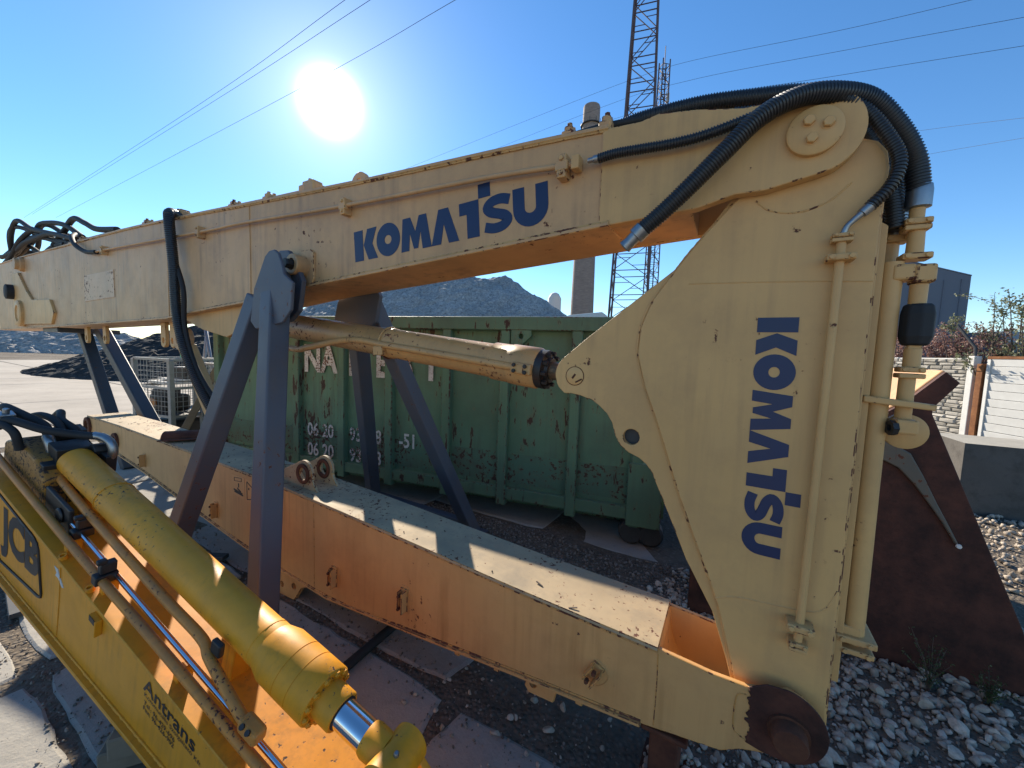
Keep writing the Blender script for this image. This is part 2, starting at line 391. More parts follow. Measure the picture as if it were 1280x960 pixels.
def spline(pts, n=12):
    P = [Vector(p) for p in pts]; P = [P[0] * 2 - P[1]] + P + [P[-1] * 2 - P[-2]]; o = []
    for i in range(1, len(P) - 2):
        a, b, c, d = P[i - 1], P[i], P[i + 1], P[i + 2]
        for k in range(n):
            t = k / n
            o.append(0.5 * ((2 * b) + (c - a) * t + (2 * a - 5 * b + 4 * c - d) * t * t + (3 * b - a - 3 * c + d) * t ** 3))
    o.append(P[-2]); return o
def resample(pts, step):
    o = [pts[0]]; acc = 0
    for i in range(1, len(pts)):
        a, b = pts[i - 1], pts[i]; L = (b - a).length
        while acc + L >= step:
            t = (step - acc) / L; a = a.lerp(b, t); o.append(a); L = (b - a).length; acc = 0
        acc += L
    o.append(pts[-1]); return o
def ribbed(mb, pts, r, pitch=0.009, depth=0.0035, seg=14):
    ps = resample(spline(pts, 24), pitch / 4); rs = []
    for i in range(len(ps)): rs.append(r - (depth if i % 4 in (2, 3) else 0) - (0 if i % 4 in (0, 1) else 0))
    return mb.tube(ps, rs, seg)
def circ(cx, cz, r, n=24, a0=0, a1=2 * math.pi, end=False):
    m_ = n if end else n
    return [(cx + r * math.cos(a0 + (a1 - a0) * i / m_), cz + r * math.sin(a0 + (a1 - a0) * i / m_)) for i in range(n + (1 if end else 0))]
def hexbolt(mb, p, axis, r, h, mi=0):
    return mb.lathe(p, axis, [(0, r), (h * 0.85, r), (h, r * 0.85)], 6, mi, False)
_txt = {}
def text_mesh(body, size=1.0, offset=0.0, extrude=0.0, shear=0.0, spacing=1.0):
    cu = bpy.data.curves.new('txt', 'FONT'); cu.body = body; cu.size = size; cu.offset = offset; cu.extrude = extrude; cu.shear = shear; cu.space_character = spacing
    cu.resolution_u = 3
    ob = bpy.data.objects.new('txt', cu); col.objects.link(ob)
    dg = bpy.context.evaluated_depsgraph_get(); me = bpy.data.meshes.new_from_object(ob.evaluated_get(dg))
    bpy.data.objects.remove(ob); return me
def text(name, body, origin, xd, yd, size, mat, parent, offset=0.0, shear=0.0, spacing=1.0, sx=1.0, lift=0.0015):
    """lettering lying on a surface: origin at baseline start, xd reading direction, yd up"""
    me = text_mesh(body, 1.0, offset, 0.0, shear, spacing)
    xd = Vector(xd).normalized(); yd = Vector(yd).normalized(); nd = xd.cross(yd)
    mt = Matrix((xd * size * sx, yd * size, nd * size)).transposed().to_4x4(); mt.translation = Vector(origin) + nd * lift
    me.transform(mt); me.materials.clear(); me.materials.append(M[mat]); me.name = name
    o = bpy.data.objects.new(name, me); col.objects.link(o)
    if parent is not None: o.parent = parent
    return o

# ---- the bold seven-letter maker's lettering, drawn in units of its cap height
def ribbon(path, wd):
    P = [Vector((x, y, 0)) for x, y in path]; L = []; Rr = []
    for i, p in enumerate(P):
        t = (P[min(i + 1, len(P) - 1)] - P[max(i - 1, 0)]).normalized(); nn = Vector((-t.y, t.x, 0)) * wd / 2
        L.append(p + nn); Rr.append(p - nn)
    return [(v.x, v.y) for v in L] + [(v.x, v.y) for v in reversed(Rr)]
def sp2(p, n=6): return [(v.x, v.y) for v in spline([(x, y, 0) for x, y in p], n)]
def logo_letters():
    out = []
    out.append(('K', [[(0, 0), (.43, 0), (.43, 1), (0, 1)], [(.455, .5), (.66, 0), (1.10, 0), (.87, .5), (1.10, 1), (.66, 1)]], None))
    out.append(('O', [[(1.595 + .525 * math.cos(a), .5 + .52 * math.sin(a)) for a in np.linspace(0, 2 * math.pi, 33)[:-1]]], [(1.595 + .155 * math.cos(a), .5 + .14 * math.sin(a)) for a in np.linspace(0, 2 * math.pi, 25)[:-1]]))
    x = 2.15
    out.append(('M', [[(x + a, b) for a, b in [(0, 0), (.33, 0), (.39, .52), (.53, .04), (.70, .04), (.82, .52), (.88, 0), (1.23, 0), (1.07, 1), (.78, 1), (.61, .55), (.43, 1), (.11, 1)]]], None))
    x = 3.38
    out.append(('A', [[(x + a, b) for a, b in [(0, 0), (.36, 0), (.49, .56), (.65, 0), (1.02, 0), (.67, 1), (.31, 1)]]], None))
    x = 4.44
    out.append(('T', [[(x + a, b) for a, b in [(.25, 0), (.66, 0), (.66, 1), (0, 1), (0, .66), (.25, .66)]], [(x + a, b) for a, b in [(.66, 1.01), (1.05, 1.01), (1.05, 1.38), (.66, 1.38)]]], None))
    x = 5.19
    out.append(('S', [[(x + a, b) for a, b in ribbon(sp2([(.88, .80), (.62, .868), (.34, .835), (.175, .70), (.28, .575), (.50, .50), (.72, .425), (.82, .30), (.66, .165), (.38, .132), (.10, .20)], 5), .265)]], None))
    x = 6.17
    up = [(.17, 1.0), (.17, .60), (.17, .46)] + [(.5 + .33 * math.cos(a), .46 + .305 * math.sin(a)) for a in np.linspace(math.pi, 2 * math.pi, 14)[1:-1]] + [(.83, .46), (.83, .60), (.83, 1.0)]
    out.append(('U', [[(x + a, b) for a, b in ribbon(up, .34)]], None))
    return out
def logo(parent, origin, xd, yd, size, nd):
    o3 = Vector(origin); xd = Vector(xd) * size; yd = Vector(yd) * size; nd = Vector(nd)
    for ch, polys, hole in logo_letters():
        mb = MB()
        for p in polys:
            t = MB(); t.prism(p, 0, 0.0012, [hole] if hole else ())
            mb.add([o3 + xd * v[0] + yd * v[2] + nd * v[1] for v in t.v], t.f)
        mb.build('letter', 'blue_ink', parent)

# ================================================================ ground
def ss(a, b, x): t = min(1, max(0, (x - a) / (b - a))); return t * t * (3 - 2 * t)
def gh(x, y):
    """terrain: a low bank of rubble rising to the right, soil dips between the slabs"""
    d = math.hypot(x, y)
    h = 0.13 * ss(0.9, 3.2, x) * ss(-1, 1, y)
    h += 0.018 * noise.noise(Vector((x * 1.3, y * 1.3, 0))) * (1 if d < 25 else 0) - 0.016
    return h
def axis_coords(lo, hi, fine_lo, fine_hi, step):
    a = list(np.arange(fine_lo, fine_hi + 1e-6, step)); s_ = step; p = fine_hi
    while p < hi: s_ *= 1.5; p += s_; a.append(p)
    s_ = step; p = fine_lo; b = []
    while p > lo: s_ *= 1.5; p -= s_; b.append(p)
    return list(reversed(b)) + a
xs = axis_coords(-900, 900, -8, 8, 0.16); ys = axis_coords(-300, 1500, -1, 11, 0.16)
gv = [(x, y, gh(x, y)) for y in ys for x in xs]; nx = len(xs)
gf = [(j * nx + i, j * nx + i + 1, (j + 1) * nx + i + 1, (j + 1) * nx + i) for j in range(len(ys) - 1) for i in range(nx - 1)]
gmb = MB(); gmb.v = gv; gmb.f = gf; gmb.mi = [0] * len(gf); gmb.sm = [True] * len(gf)
ground = gmb.build('ground', 'soil'); ground['kind'] = 'structure'

UX = Vector((0.87, -0.493, 0)).normalized(); UN = Vector((0.493, 0.87, 0)).normalized()
def SN(s_, n_, z=0): return UX * s_ + UN * n_ + Vector((0, 0, z))

# concrete slabs
def slab(s0, s1, n0, n1, rough, top, mat, big=False):
    pts = []; c = [(s0, n0), (s1, n0), (s1, n1), (s0, n1)]
    for i in range(4):
        a, b = c[i], c[(i + 1) % 4]; L = math.hypot(b[0] - a[0], b[1] - a[1]); k = max(2, int(L / (0.09 if not big else 0.6)))
        for q in range(k):
            t = q / k; pts.append([a[0] + (b[0] - a[0]) * t, a[1] + (b[1] - a[1]) * t])
    ctr = ((s0 + s1) / 2, (n0 + n1) / 2); sd = random.random() * 100; vs = []
    for p in pts:
        q = Vector((p[0] * 2.2, p[1] * 2.2, sd)); f = noise.noise(q * 1.5) * rough * 0.45 + noise.noise(q * 5) * rough * 0.35 + max(0, noise.noise(q * 0.6) - 0.25) * rough * 2.2
        # worn corners
        cx = min(abs(p[0] - s0), abs(p[0] - s1)); cz_ = min(abs(p[1] - n0), abs(p[1] - n1)); w_ = max(0, 0.2 - max(cx, cz_)) * rough * 6
        dx, dy = ctr[0] - p[0], ctr[1] - p[1]; L = math.hypot(dx, dy); f = max(f + w_, -0.02)
        vs.append((p[0] + dx / L * f, p[1] + dy / L * f))
    mb = MB(); N = len(vs); tilt = (random.uniform(-1, 1) * 0.004, random.uniform(-1, 1) * 0.004)
    T = []; B = []; I = []
    for a, b in vs:
        z = top + (a - ctr[0]) * tilt[0] + (b - ctr[1]) * tilt[1]
        T.append(SN(a, b, z - 0.007)); B.append(SN(a, b, z - 0.14))
        L_ = math.hypot(ctr[0] - a, ctr[1] - b); ia, ib = a + (ctr[0] - a) / L_ * 0.018, b + (ctr[1] - b) / L_ * 0.018
        I.append(SN(ia, ib, z))
    fs = [tuple(range(2 * N, 3 * N))]
    for i in range(N):
        j = (i + 1) % N
        fs.append((i, j, 2 * N + j, 2 * N + i)); fs.append((N + i, N + j, j, i))
    mb.add(T + B + I, fs); return mb.build('slab', mat, ground)
sl_s = [-9.1, -7.6, -6.05, -4.55, -2.95, -1.05, 0.35]; sl_n = [-1.6, -0.75, 0.42, 1.42, 2.5]
for i in range(len(sl_s) - 1):
    for j in range(len(sl_n) - 1):
        if i == 5 and j == 3: continue
        g_ = random.uniform(0.01, 0.05)
        slab(sl_s[i] + g_, sl_s[i + 1] - random.uniform(0.01, 0.06), sl_n[j] + random.uniform(0.01, 0.05), sl_n[j + 1] - random.uniform(0.01, 0.07), 0.032, random.uniform(-0.012, 0.006), 'concrete')
for i in range(4):   # strips between the booms and the container and under it
    slab(-9.0 + i * 1.55, -7.5 + i * 1.55, 2.55, 3.95, 0.03, random.uniform(-0.01, 0.004), 'concrete')
for i in range(6):
    slab(-7.9 + i * 1.62, -6.33 + i * 1.62, 3.32 + (0.7 if i < 3 else 0), 5.2, 0.03, random.uniform(-0.012, 0.0), 'concrete')
for i in range(14):
    for j in range(10):
        s0 = -43 + i * 3.0; n0 = 5.25 + j * 3.2
        if s0 + 3 > -9 and False: continue
        slab(s0 + 0.015, s0 + 2.985, n0 + 0.015, n0 + 3.185, 0.006, random.uniform(-0.006, 0.004), 'concrete_far', True)
for i in range(12):
    for j in range(3):
        s0 = -45.5 + i * 3.0; n0 = -4.4 + j * 3.2
        if s0 + 3 > -9.1: continue
        slab(s0 + 0.015, s0 + 2.985, n0 + 0.015, n0 + 3.185, 0.006, random.uniform(-0.006, 0.004), 'concrete_far', True)

for i in range(9):      # more yard behind the viewer, unseen, added to bounce warm fill light
    for j in range(6):
        s0 = -14.0 + i * 3.0; n0 = -21.0 + j * 3.2
        slab(s0 + 0.015, s0 + 2.985, n0 + 0.015, n0 + 3.185, 0.006, random.uniform(-0.006, 0.004), 'concrete_far', True)
# stones
def ico(sub):
    bm = bmesh.new(); bmesh.ops.create_icosphere(bm, subdivisions=sub, radius=1)
    v = np.array([p.co[:] for p in bm.verts]); f = np.array([[q.index for q in p.verts] for p in bm.faces]); bm.free(); return v, f
I1 = ico(1); I2 = ico(2)
def stone_shape(base, k):
    v, f = base; r = np.random.default_rng(k); o = v.copy()
    for _ in range(10):     # knock flat facets off
        d = r.normal(size=3); d /= np.linalg.norm(d); h = r.uniform(0.40, 0.78); t = o @ d; o -= np.outer(np.maximum(t - h, 0), d)
    return o * np.array([1, r.uniform(.65, .95), r.uniform(.45, .75)]), f
def rots(n):
    q = rng.normal(size=(n, 4)); q[:, 1:3] *= 0.35; q /= np.linalg.norm(q, axis=1)[:, None]
    w_, x, y, z = q.T
    return np.stack([1 - 2 * (y * y + z * z), 2 * (x * y - z * w_), 2 * (x * z + y * w_), 2 * (x * y + z * w_), 1 - 2 * (x * x + z * z), 2 * (y * z - x * w_), 2 * (x * z - y * w_), 2 * (y * z + x * w_), 1 - 2 * (x * x + y * y)], 1).reshape(n, 3, 3)
def scatter(name, pos, size, base, mat, parent):
    shapes = [stone_shape(base, k) for k in range(6)]; nv = len(base[0]); n = len(pos); RR = rots(n)
    V = np.empty((n, nv, 3)); ids = rng.integers(0, 6, n)
    for k in range(6):
        m_ = ids == k
        V[m_] = np.einsum('nij,vj->nvi', RR[m_], shapes[k][0]) * size[m_][:, None, None] + pos[m_][:, None, :]
    F = (base[1][None] + (np.arange(n) * nv)[:, None, None]).reshape(-1, 3)
    me = bpy.data.meshes.new(name); me.vertices.add(n * nv); me.vertices.foreach_set('co', V.reshape(-1))
    me.loops.add(F.size); me.loops.foreach_set('vertex_index', F.reshape(-1).astype(np.int32))
    me.polygons.add(len(F)); me.polygons.foreach_set('loop_start', np.arange(0, F.size, 3, dtype=np.int32)); me.polygons.foreach_set('loop_total', np.full(len(F), 3, dtype=np.int32))
    me.update(); me.validate(); me.materials.append(M[mat])
    o = bpy.data.objects.new(name, me); col.objects.link(o); o.parent = parent; o['kind'] = 'stuff'; return o
def spread(n, box, test, lo, hi, sink=0.25, bias=2.2):
    P = []; S_ = []
    while len(P) < n:
        x = random.uniform(box[0], box[1]); y = random.uniform(box[2], box[3])
        if not test(x, y): continue
        s_ = lo + (hi - lo) * random.random() ** bias
        P.append((x, y, gh(x, y) + s_ * sink)); S_.append(s_)
    return np.array(P), np.array(S_)
def sn_of(x, y): return x * UX.x + y * UX.y, x * UN.x + y * UN.y
def in_right(x, y):
    s_, n_ = sn_of(x, y); e = -0.35 + 0.35 * noise.noise(Vector((x * 1.5, y * 1.5, 3)))
    if n_ > 3.3 and x < 2.3: return False
    return s_ > e and n_ > 0.7
def in_strip(x, y):
    s_, n_ = sn_of(x, y); e = noise.noise(Vector((x * 2, y * 2, 9))) * 0.2
    return -4.2 < s_ < 0.6 and 2.45 + e < n_ < 3.28 + e * 0.5
def in_joint(x, y):
    s_, n_ = sn_of(x, y); q = noise.noise(Vector((x * 1.6, y * 1.6, 5))) * 0.16
    return -6 < s_ < 0.4 and -0.8 < n_ < 2.6 and (min(abs(s_ - a) for a in sl_s) < (0.12 + q) * (0.4 + random.random()) or min(abs(n_ - a) for a in sl_n) < (0.13 + q) * (0.4 + random.random()))
p, s_ = spread(9500, (0.0, 3.2, 0.6, 3.6), in_right, 0.008, 0.034, 0.4); scatter('rubble', p, s_, I2, 'stones', ground)
p, s_ = spread(9000, (1.0, 8.0, 2.6, 8.0), in_right, 0.012, 0.045, 0.4); scatter('rubble', p, s_, I1, 'stones', ground)
p, s_ = spread(9000, (-2.5, 3.0, 2.0, 5.4), in_strip, 0.006, 0.022); scatter('fine_gravel', p, s_, I1, 'grit', ground)
p, s_ = spread(7500, (-5.5, 1.2, 0.4, 4.5), in_joint, 0.003, 0.013); p[:, 2] = np.maximum(p[:, 2], -0.001); scatter('grit', p, s_, I1, 'grit', ground)
p, s_ = spread(9000, (0.0, 3.0, 0.6, 3.0), in_right, 0.003, 0.010, 0.6); scatter('fine_gravel', p, s_, I1, 'grit', ground)
p, s_ = spread(260, (-0.9, 0.9, 0.9, 2.4), lambda x, y: sn_of(x, y)[0] > -1.3 and random.random() < 0.4 + 0.5 * (sn_of(x, y)[0] + 1.2), 0.005, 0.020); p[:, 2] += 0.014; scatter('loose_stones', p, s_, I2, 'stones', ground)
stone_me = []
for k in range(10):
    v, f = stone_shape(I2, 50 + k); me = bpy.data.meshes.new('stone'); me.from_pydata(v.tolist(), [], f.tolist()); me.materials.append(M['stones']); stone_me.append(me)
def lone_stone(x, y, s_, lift=0.3):
    o = bpy.data.objects.new('stone', random.choice(stone_me)); col.objects.link(o); o.parent = ground
    o.location = (x, y, gh(x, y) + s_ * lift); o.scale = (s_,) * 3; o.rotation_euler = (random.uniform(-.4, .4), random.uniform(-.4, .4), random.uniform(0, 6.3))
k = 0
while k < 270:
    x = random.uniform(0.3, 2.6); y = random.uniform(0.85, 2.6)
    if not in_right(x, y) or x / y > 1.45: continue
    lone_stone(x, y, 0.022 + 0.026 * random.random() ** 2, 0.6); k += 1
for x, y, s_ in ((0.16, 1.75, .028), (0.05, 1.66, .022), (0.22, 1.6, .03), (-0.02, 1.58, .026), (0.30, 1.72, .024), (0.12, 1.5, .02)): lone_stone(x, y, s_, 1.2)

# ================================================================ the boom assembly (local x along the boom, y away from the camera, z up)
rigm = Matrix((UX, UN, Vector((0, 0, 1)))).transposed().to_4x4(); rigm.translation = UN * 1.41
rig = empty('excavator_boom', 'folded cream yellow excavator boom and arm with blue lettering, propped on trestles', 'excavator boom', mat=rigm)
BW = 0.35
btop = [(-10.9, 2.86), (-9.2, 2.835), (-7.45, 2.79), (-5.15, 2.735), (-3.66, 2.668), (-2.96, 2.63), (-1.68, 2.566), (-0.73, 2.53), (-0.44, 2.515)]
bbot = [(-10.9, 1.785), (-7.03, 1.837), (-4.2, 1.888), (-3.81, 1.925), (-2.88, 1.985), (-2.30, 2.046), (-0.75, 2.153), (-0.42, 2.176)]
body = MB()
poly = btop + [(-0.15, 2.50)] + [(-0.15, 2.187)] + list(reversed(bbot))
body.prism(poly, 0.008, BW - 0.008)
upper = body.build('upper_boom', 'cream_old', rig, 0.006, 2, edge='cream_edge')
# end forks
endp = [(-0.46, 2.17), (-0.131, 2.188), (-0.03, 2.214), (0.05, 2.213), (0.17, 2.236)] + circ(0.157, 2.352, 0.118, 18, -1.15, 1.75, True) + [(-0.022, 2.468), (-0.154, 2.499), (-0.269, 2.517), (-0.33, 2.506), (-0.46, 2.512)]
for n0, n1 in ((0.0, 0.04), (BW - 0.04, BW)):
    MB().prism(endp, n0, n1).build('fork_plate', 'cream', upper, 0.004, 2, edge='cream_edge')
# flanges
def flange(path, n0, n1, th, name, mat, parent, edge):
    mb = MB(); N = len(path)
    vs = [(x, n0, z - th / 2) for x, z in path] + [(x, n1, z - th / 2) for x, z in path] + [(x, n1, z + th / 2) for x, z in path] + [(x, n0, z + th / 2) for x, z in path]
    fs = []
    for i in range(N - 1):
        for k in range(4):
            a, b = k * N, ((k + 1) % 4) * N
            fs.append((a + i, a + i + 1, b + i + 1, b + i))
    fs += [(0, N, 2 * N, 3 * N), (N - 1, 4 * N - 1, 3 * N - 1, 2 * N - 1)]
    mb.add(vs, fs); return mb.build(name, mat, parent, 0.003, 1, edge=edge)
flange(btop, -0.004, BW + 0.004, 0.016, 'top_flange', 'cream_old', upper, 'cream_edge')
flange(bbot, -0.008, BW + 0.008, 0.016, 'bottom_flange', 'cream_old', upper, 'cream_edge')
def weld(parent, path, r=0.004, mat='cream_edge', name='weld_bead'):
    ps = resample(spline(path, 8), 0.008); rs = [r * random.uniform(0.75, 1.2) for _ in ps]
    return MB().tube(ps, rs, 6).build(name, mat, parent)
weld(upper, [(x, 0.004, z + 0.010) for x, z in bbot[1:]], 0.006, 'cream_edge')
weld(upper, [(x, 0.004, z - 0.010) for x, z in btop[2:]], 0.005, 'cream_edge')
# boom kinks: vertical plate joints
for x in (-4.15, -2.86, -0.46):
    zt = np.interp(x, [p[0] for p in btop], [p[1] for p in btop]); zb = np.interp(x, [p[0] for p in bbot], [p[1] for p in bbot])
    weld(upper, [(x, 0.006, zb + 0.01), (x + 0.004, 0.006, (zt + zb) / 2), (x, 0.006, zt - 0.01)], 0.0035, 'cream_old')
# far-left reinforcing plate and pins
MB().prism([(-9.6, 1.86), (-7.6, 1.86), (-7.45, 2.0), (-7.62, 2.17), (-8.5, 2.2), (-8.8, 2.35), (-9.2, 2.62), (-9.6, 2.62)], -0.02, 0.01).build('reinforcing_plate', 'cream', upper, 0.006, 2, edge='cream_edge')
MB().lathe((-9.15, 0, 2.02), (0, -1, 0), [(0, .19), (.05, .19), (.06, .17), (.06, .12), (.045, .115)], 28).build('pin_cap', 'cream', upper)
MB().lathe((-9.55, 0.0, 2.35), (0, -1, 0), [(0, .11), (.09, .11), (.10, .09)], 20).build('hose_block', 'rubber', upper)
# faded nameplate patch
MB().prism([(-6.32, 2.10), (-5.40, 2.115), (-5.40, 2.385), (-6.30, 2.385)], 0.003, 0.009).build('nameplate', 'nameplate', upper, 0.002, 1)
# pivot disc with three bolts
disc = MB().lathe((0.157, 0.002, 2.352), (0, -1, 0), [(0, .066), (.018, .066), (.021, .062)], 36).build('pin_cap', 'cream', upper)
for bx, bz in ((0.141, 2.378), (0.186, 2.364), (0.151, 2.329)):
    b_ = MB(); hexbolt(b_, (bx, -0.017, bz), (0, -1, 0), 0.0145, 0.014); b_.lathe((bx, -0.017, bz), (0, -1, 0), [(0, .018), (.003, .018)], 16); b_.build('bolt', 'cream', disc)
MB().lathe((0.157, 0.0, 2.356), (0, 1, 0), [(-0.001, .045), (BW, .045)], 24).build('pivot_pin', 'dark', upper)
# lettering on the boom
dx = Vector((1.147, 0, 0.062)).normalized()
logo(upper, (-1.80, 0.0078, 2.156), (dx.x, 0, dx.z), (-0.085, 0, 0.996), 0.159, (0, -1, 0))
# side pipe with clamps
sp = [(-0.546, -0.022, 2.400), (-0.973, -0.022, 2.426), (-1.828, -0.022, 2.449), (-2.907, -0.022, 2.497), (-3.473, -0.022, 2.51), (-5.572, -0.022, 2.583), (-5.74, -0.025, 2.58)]
MB().tube(spline(sp, 10), 0.0105, 10).build('hydraulic_pipe', 'cream_old', upper)
def clamp(parent, x, z, rot=0.0, y=-0.022, big=1.0, mat='cream'):
    mb = MB(); Rm = Matrix.Rotation(rot, 3, 'Y')
    mb.box((x, y + 0.012, z), (0.040 * big, 0.05, 0.020 * big), Rm)
    mb.box((x, y - 0.016, z), (0.062 * big, 0.008, 0.024 * big), Rm)
    o = mb.build('pipe_clamp', mat, parent, 0.003, 2, edge='cream_edge')
    return o
for x, z in ((-0.60, 2.398), (-1.85, 2.443), (-3.50, 2.508), (-5.55, 2.578)):
    mb = MB(); mb.box((x, -0.016, z), (0.036, 0.05, 0.085)); mb.box((x + 0.0, -0.028, z), (0.05, 0.03, 0.035)); cl_ = mb.build('pipe_clamp', 'cream_old', upper, 0.004, 2, edge='cream_edge')
    
    for dz_ in (-.026, .026): b_ = MB(); hexbolt(b_, (x, -0.04, z + dz_), (0, -1, 0), 0.009, 0.008); b_.build('bolt', 'cream_edge', cl_)
MB().box((-0.545, -0.024, 2.4), (0.03, 0.045, 0.05)).build('flange_block', 'cream', upper, 0.004, 2)
# on top: pipe run, clamps, lifting eye, hoses
tp = [(-7.2, 0.10, 2.85), (-5.6, 0.10, 2.80), (-4.3, 0.10, 2.745), (-3.0, 0.10, 2.68), (-2.3, 0.10, 2.65)]
MB().tube(spline(tp, 8), 0.018, 10).build('hydraulic_pipe', 'cream_old', upper)
for x, z, w_ in ((-4.10, 2.735, 0.24), (-2.30, 2.645, 0.15), (-3.2, 2.665, 0.06), (-2.75, 2.645, 0.06), (-0.62, 2.545, 0.05), (-0.47, 2.545, 0.05), (-4.75, 2.745, 0.08), (-6.6, 2.80, 0.14)):
    mb = MB(); mb.box((x, 0.09, z), (w_, 0.09, 0.055)); mb.box((x, 0.09, z + 0.035), (w_ * 0.7, 0.07, 0.03)); o = mb.build('pipe_clamp', 'cream_old', upper, 0.008, 2, edge='cream_edge')
    for y_ in (0.075, 0.11): b_ = MB(); hexbolt(b_, (x, y_, z + 0.05), (0, 0, 1), 0.011, 0.014); b_.build('bolt', 'cream_edge', o)
MB().prism(circ(-1.86, 2.60, 0.066, 20, -0.3, math.pi + 0.3, True), 0.075, 0.10, [circ(-1.86, 2.605, 0.026, 14)]).build('lifting_eye', 'cream_old', upper, 0.004, 1, edge='cream_edge')
hs = [[(-10.9, .2, 3.0), (-10.5, .12, 3.30), (-9.9, .08, 3.38), (-9.2, .12, 3.26), (-8.2, .12, 3.02), (-7.3, .12, 2.88)],
      [(-10.8, .28, 3.05), (-9.9, .3, 3.10), (-9.2, .22, 3.32), (-8.6, .2, 3.28), (-7.9, .2, 3.08), (-7.2, .18, 2.92)],
      [(-11.2, .1, 3.05), (-10.2, .1, 2.98), (-9.6, .1, 3.05), (-9.0, .1, 3.12), (-8.3, .1, 3.04), (-7.6, .12, 2.9)],
      [(-11.5, .25, 3.1), (-10.8, .25, 3.18), (-10.0, .25, 3.05), (-9.2, .25, 2.94), (-8.4, .2, 2.92), (-7.4, .2, 2.86)],
      [(-10.5, .05, 2.86), (-9.9, .04, 2.94), (-9.3, .05, 3.12), (-8.7, .1, 3.2), (-8.0, .15, 2.98), (-7.4, .1, 2.86)],
      [(-7.9, .1, 2.9), (-7.6, .14, 3.06), (-7.1, .12, 3.14), (-6.7, .12, 3.04), (-6.3, .12, 2.92), (-5.6, .1, 2.82)]]
hs += [[(x + 0.45, y * 0.6, z - 0.02 + 0.05 * math.sin(x * 3)) for x, y, z in h] for h in hs[:4]]
for h in hs: MB().tube(spline(h, 12), 0.032, 10).build('hose', 'rubber', rig)
MB().tube(spline([(-6.75, .05, 2.9), (-6.55, -0.02, 2.82), (-6.3, -0.05, 2.7), (-6.05, -0.03, 2.61), (-5.75, -0.025, 2.58)], 10), 0.022, 10).build('hose', 'rubber', rig)
mb = MB(); mb.lathe((-9.0, 0.02, 2.72), (0, -1, 0), [(0, .10), (.05, .10), (.06, .08), (.10, .08)], 18); mb.build('pipe_boss', 'cream_old', upper)
# hanging ribbed hose and a thin one
hh = MB(); ribbed(hh, [(-4.02, 0.06, 2.71), (-3.93, -0.04, 2.705), (-3.87, -0.07, 2.62), (-3.82, -0.07, 2.29), (-3.78, -0.07, 1.87), (-3.60, -0.06, 1.50), (-3.30, -0.03, 1.14)], 0.036, 0.016, 0.005, 14); hh.build('ribbed_hose', 'hose', rig)
MB().tube(spline([(-4.05, 0.1, 2.75), (-3.96, -0.05, 2.72), (-3.93, -0.05, 2.5), (-3.86, -0.05, 2.35), (-3.72, -0.05, 2.1), (-3.71, -0.05, 1.8), (-3.55, -0.04, 1.48), (-3.24, 0.0, 1.16)], 10), 0.017, 8).build('hose', 'rubber', rig)
MB().box((-3.27, -0.02, 1.09), (0.07, 0.06, 0.12), Matrix.Rotation(-0.7, 3, 'Y')).build('hose_coupling', 'steel', rig, 0.006, 2)
# dangling link under the boom with eye
lk = MB(); lk.bar((-4.30, 0.176, 1.66), (-3.72, 0.176, 0.98), 0.06, 0.13, (0, 1, 0)); lk.build('link_bar', 'cream', rig, 0.008, 2, edge='cream_edge')
MB().prism(circ(-4.36, 1.72, 0.10, 18), 0.13, 0.22, [circ(-4.36, 1.72, 0.045, 14)]).build('link_eye', 'cream_old', rig, 0.004, 1)
for x in (-6.95, -6.3, -5.9 + 1.2, -4.5):
    MB().prism([(x - .05, 1.87), (x - .055, 1.70)] + circ(x, 1.69, 0.055, 10, math.pi, 2 * math.pi, True) + [(x + .055, 1.70), (x + .05, 1.87)], 0.14, 0.17, [circ(x, 1.70, 0.028, 12)]).build('lug', 'cream', upper, 0.003, 1, edge='cream_edge')
# belly of the boom above the cylinder foot
MB().prism([(-4.05, 1.90), (-3.7, 1.80), (-3.30, 1.74), (-3.08, 1.80), (-2.9, 1.95), (-2.85, 1.995), (-3.5, 1.96)], 0.05, BW - 0.05).build('cylinder_bracket', 'cream', upper, 0.006, 2, edge='cream_edge')
# boss carried by the trestle
mb = MB(); mb.lathe((-2.245, 0.008, 2.165), (0, -1, 0), [(0, .060), (.085, .060), (.09, .055), (.09, .035), (.07, .033)], 24); mb.build('boss', 'cream_old', upper); mb = MB(); hexbolt(mb, (-2.245, -0.06, 2.165), (0, -1, 0), 0.03, 0.06); mb.build('bolt', 'dark', upper)
MB().prism([(-2.28, 2.06), (-2.17, 2.06), (-2.15, 2.09), (-2.15, 2.24), (-2.18, 2.26), (-2.28, 2.26)], -0.006, 0.01).build('pad_plate', 'cream_old', upper, 0.004, 1, edge='cream_edge')

# ---------------------------------------------------------------- boom cylinder
cyl = MB(); A0 = Vector((-3.30, 0.176, 1.895)); A1 = Vector((-0.70, 0.176, 1.627)); ca = (A1 - A0).normalized(); CL = (A1 - A0).length
cyl.lathe(A0, ca, [(0, .06), (.02, .082), (1.60, .082), (1.605, .086), (1.64, .086), (1.645, .082), (CL - .30, .082), (CL - .295, .090), (CL - .20, .090), (CL - .195, .094), (CL - 0.06, .094), (CL - 0.05, .088)], 32)
cylo = cyl.build('boom_cylinder', 'cyl', rig)
g = MB(); g.lathe(A0 + ca * (CL - 0.055), ca, [(0, .088), (.04, .088), (.045, .06), (.06, .055)], 28)
gl = g.build('gland', 'dark', cylo)
aa = ca.orthogonal().normalized(); ab = ca.cross(aa)
for k in range(10):
    an = 2 * math.pi * k / 10; b_ = MB(); hexbolt(b_, A0 + ca * (CL - 0.012) + (aa * math.cos(an) + ab * math.sin(an)) * 0.074, ca, 0.011, 0.02); b_.build('bolt', 'dark', cylo)
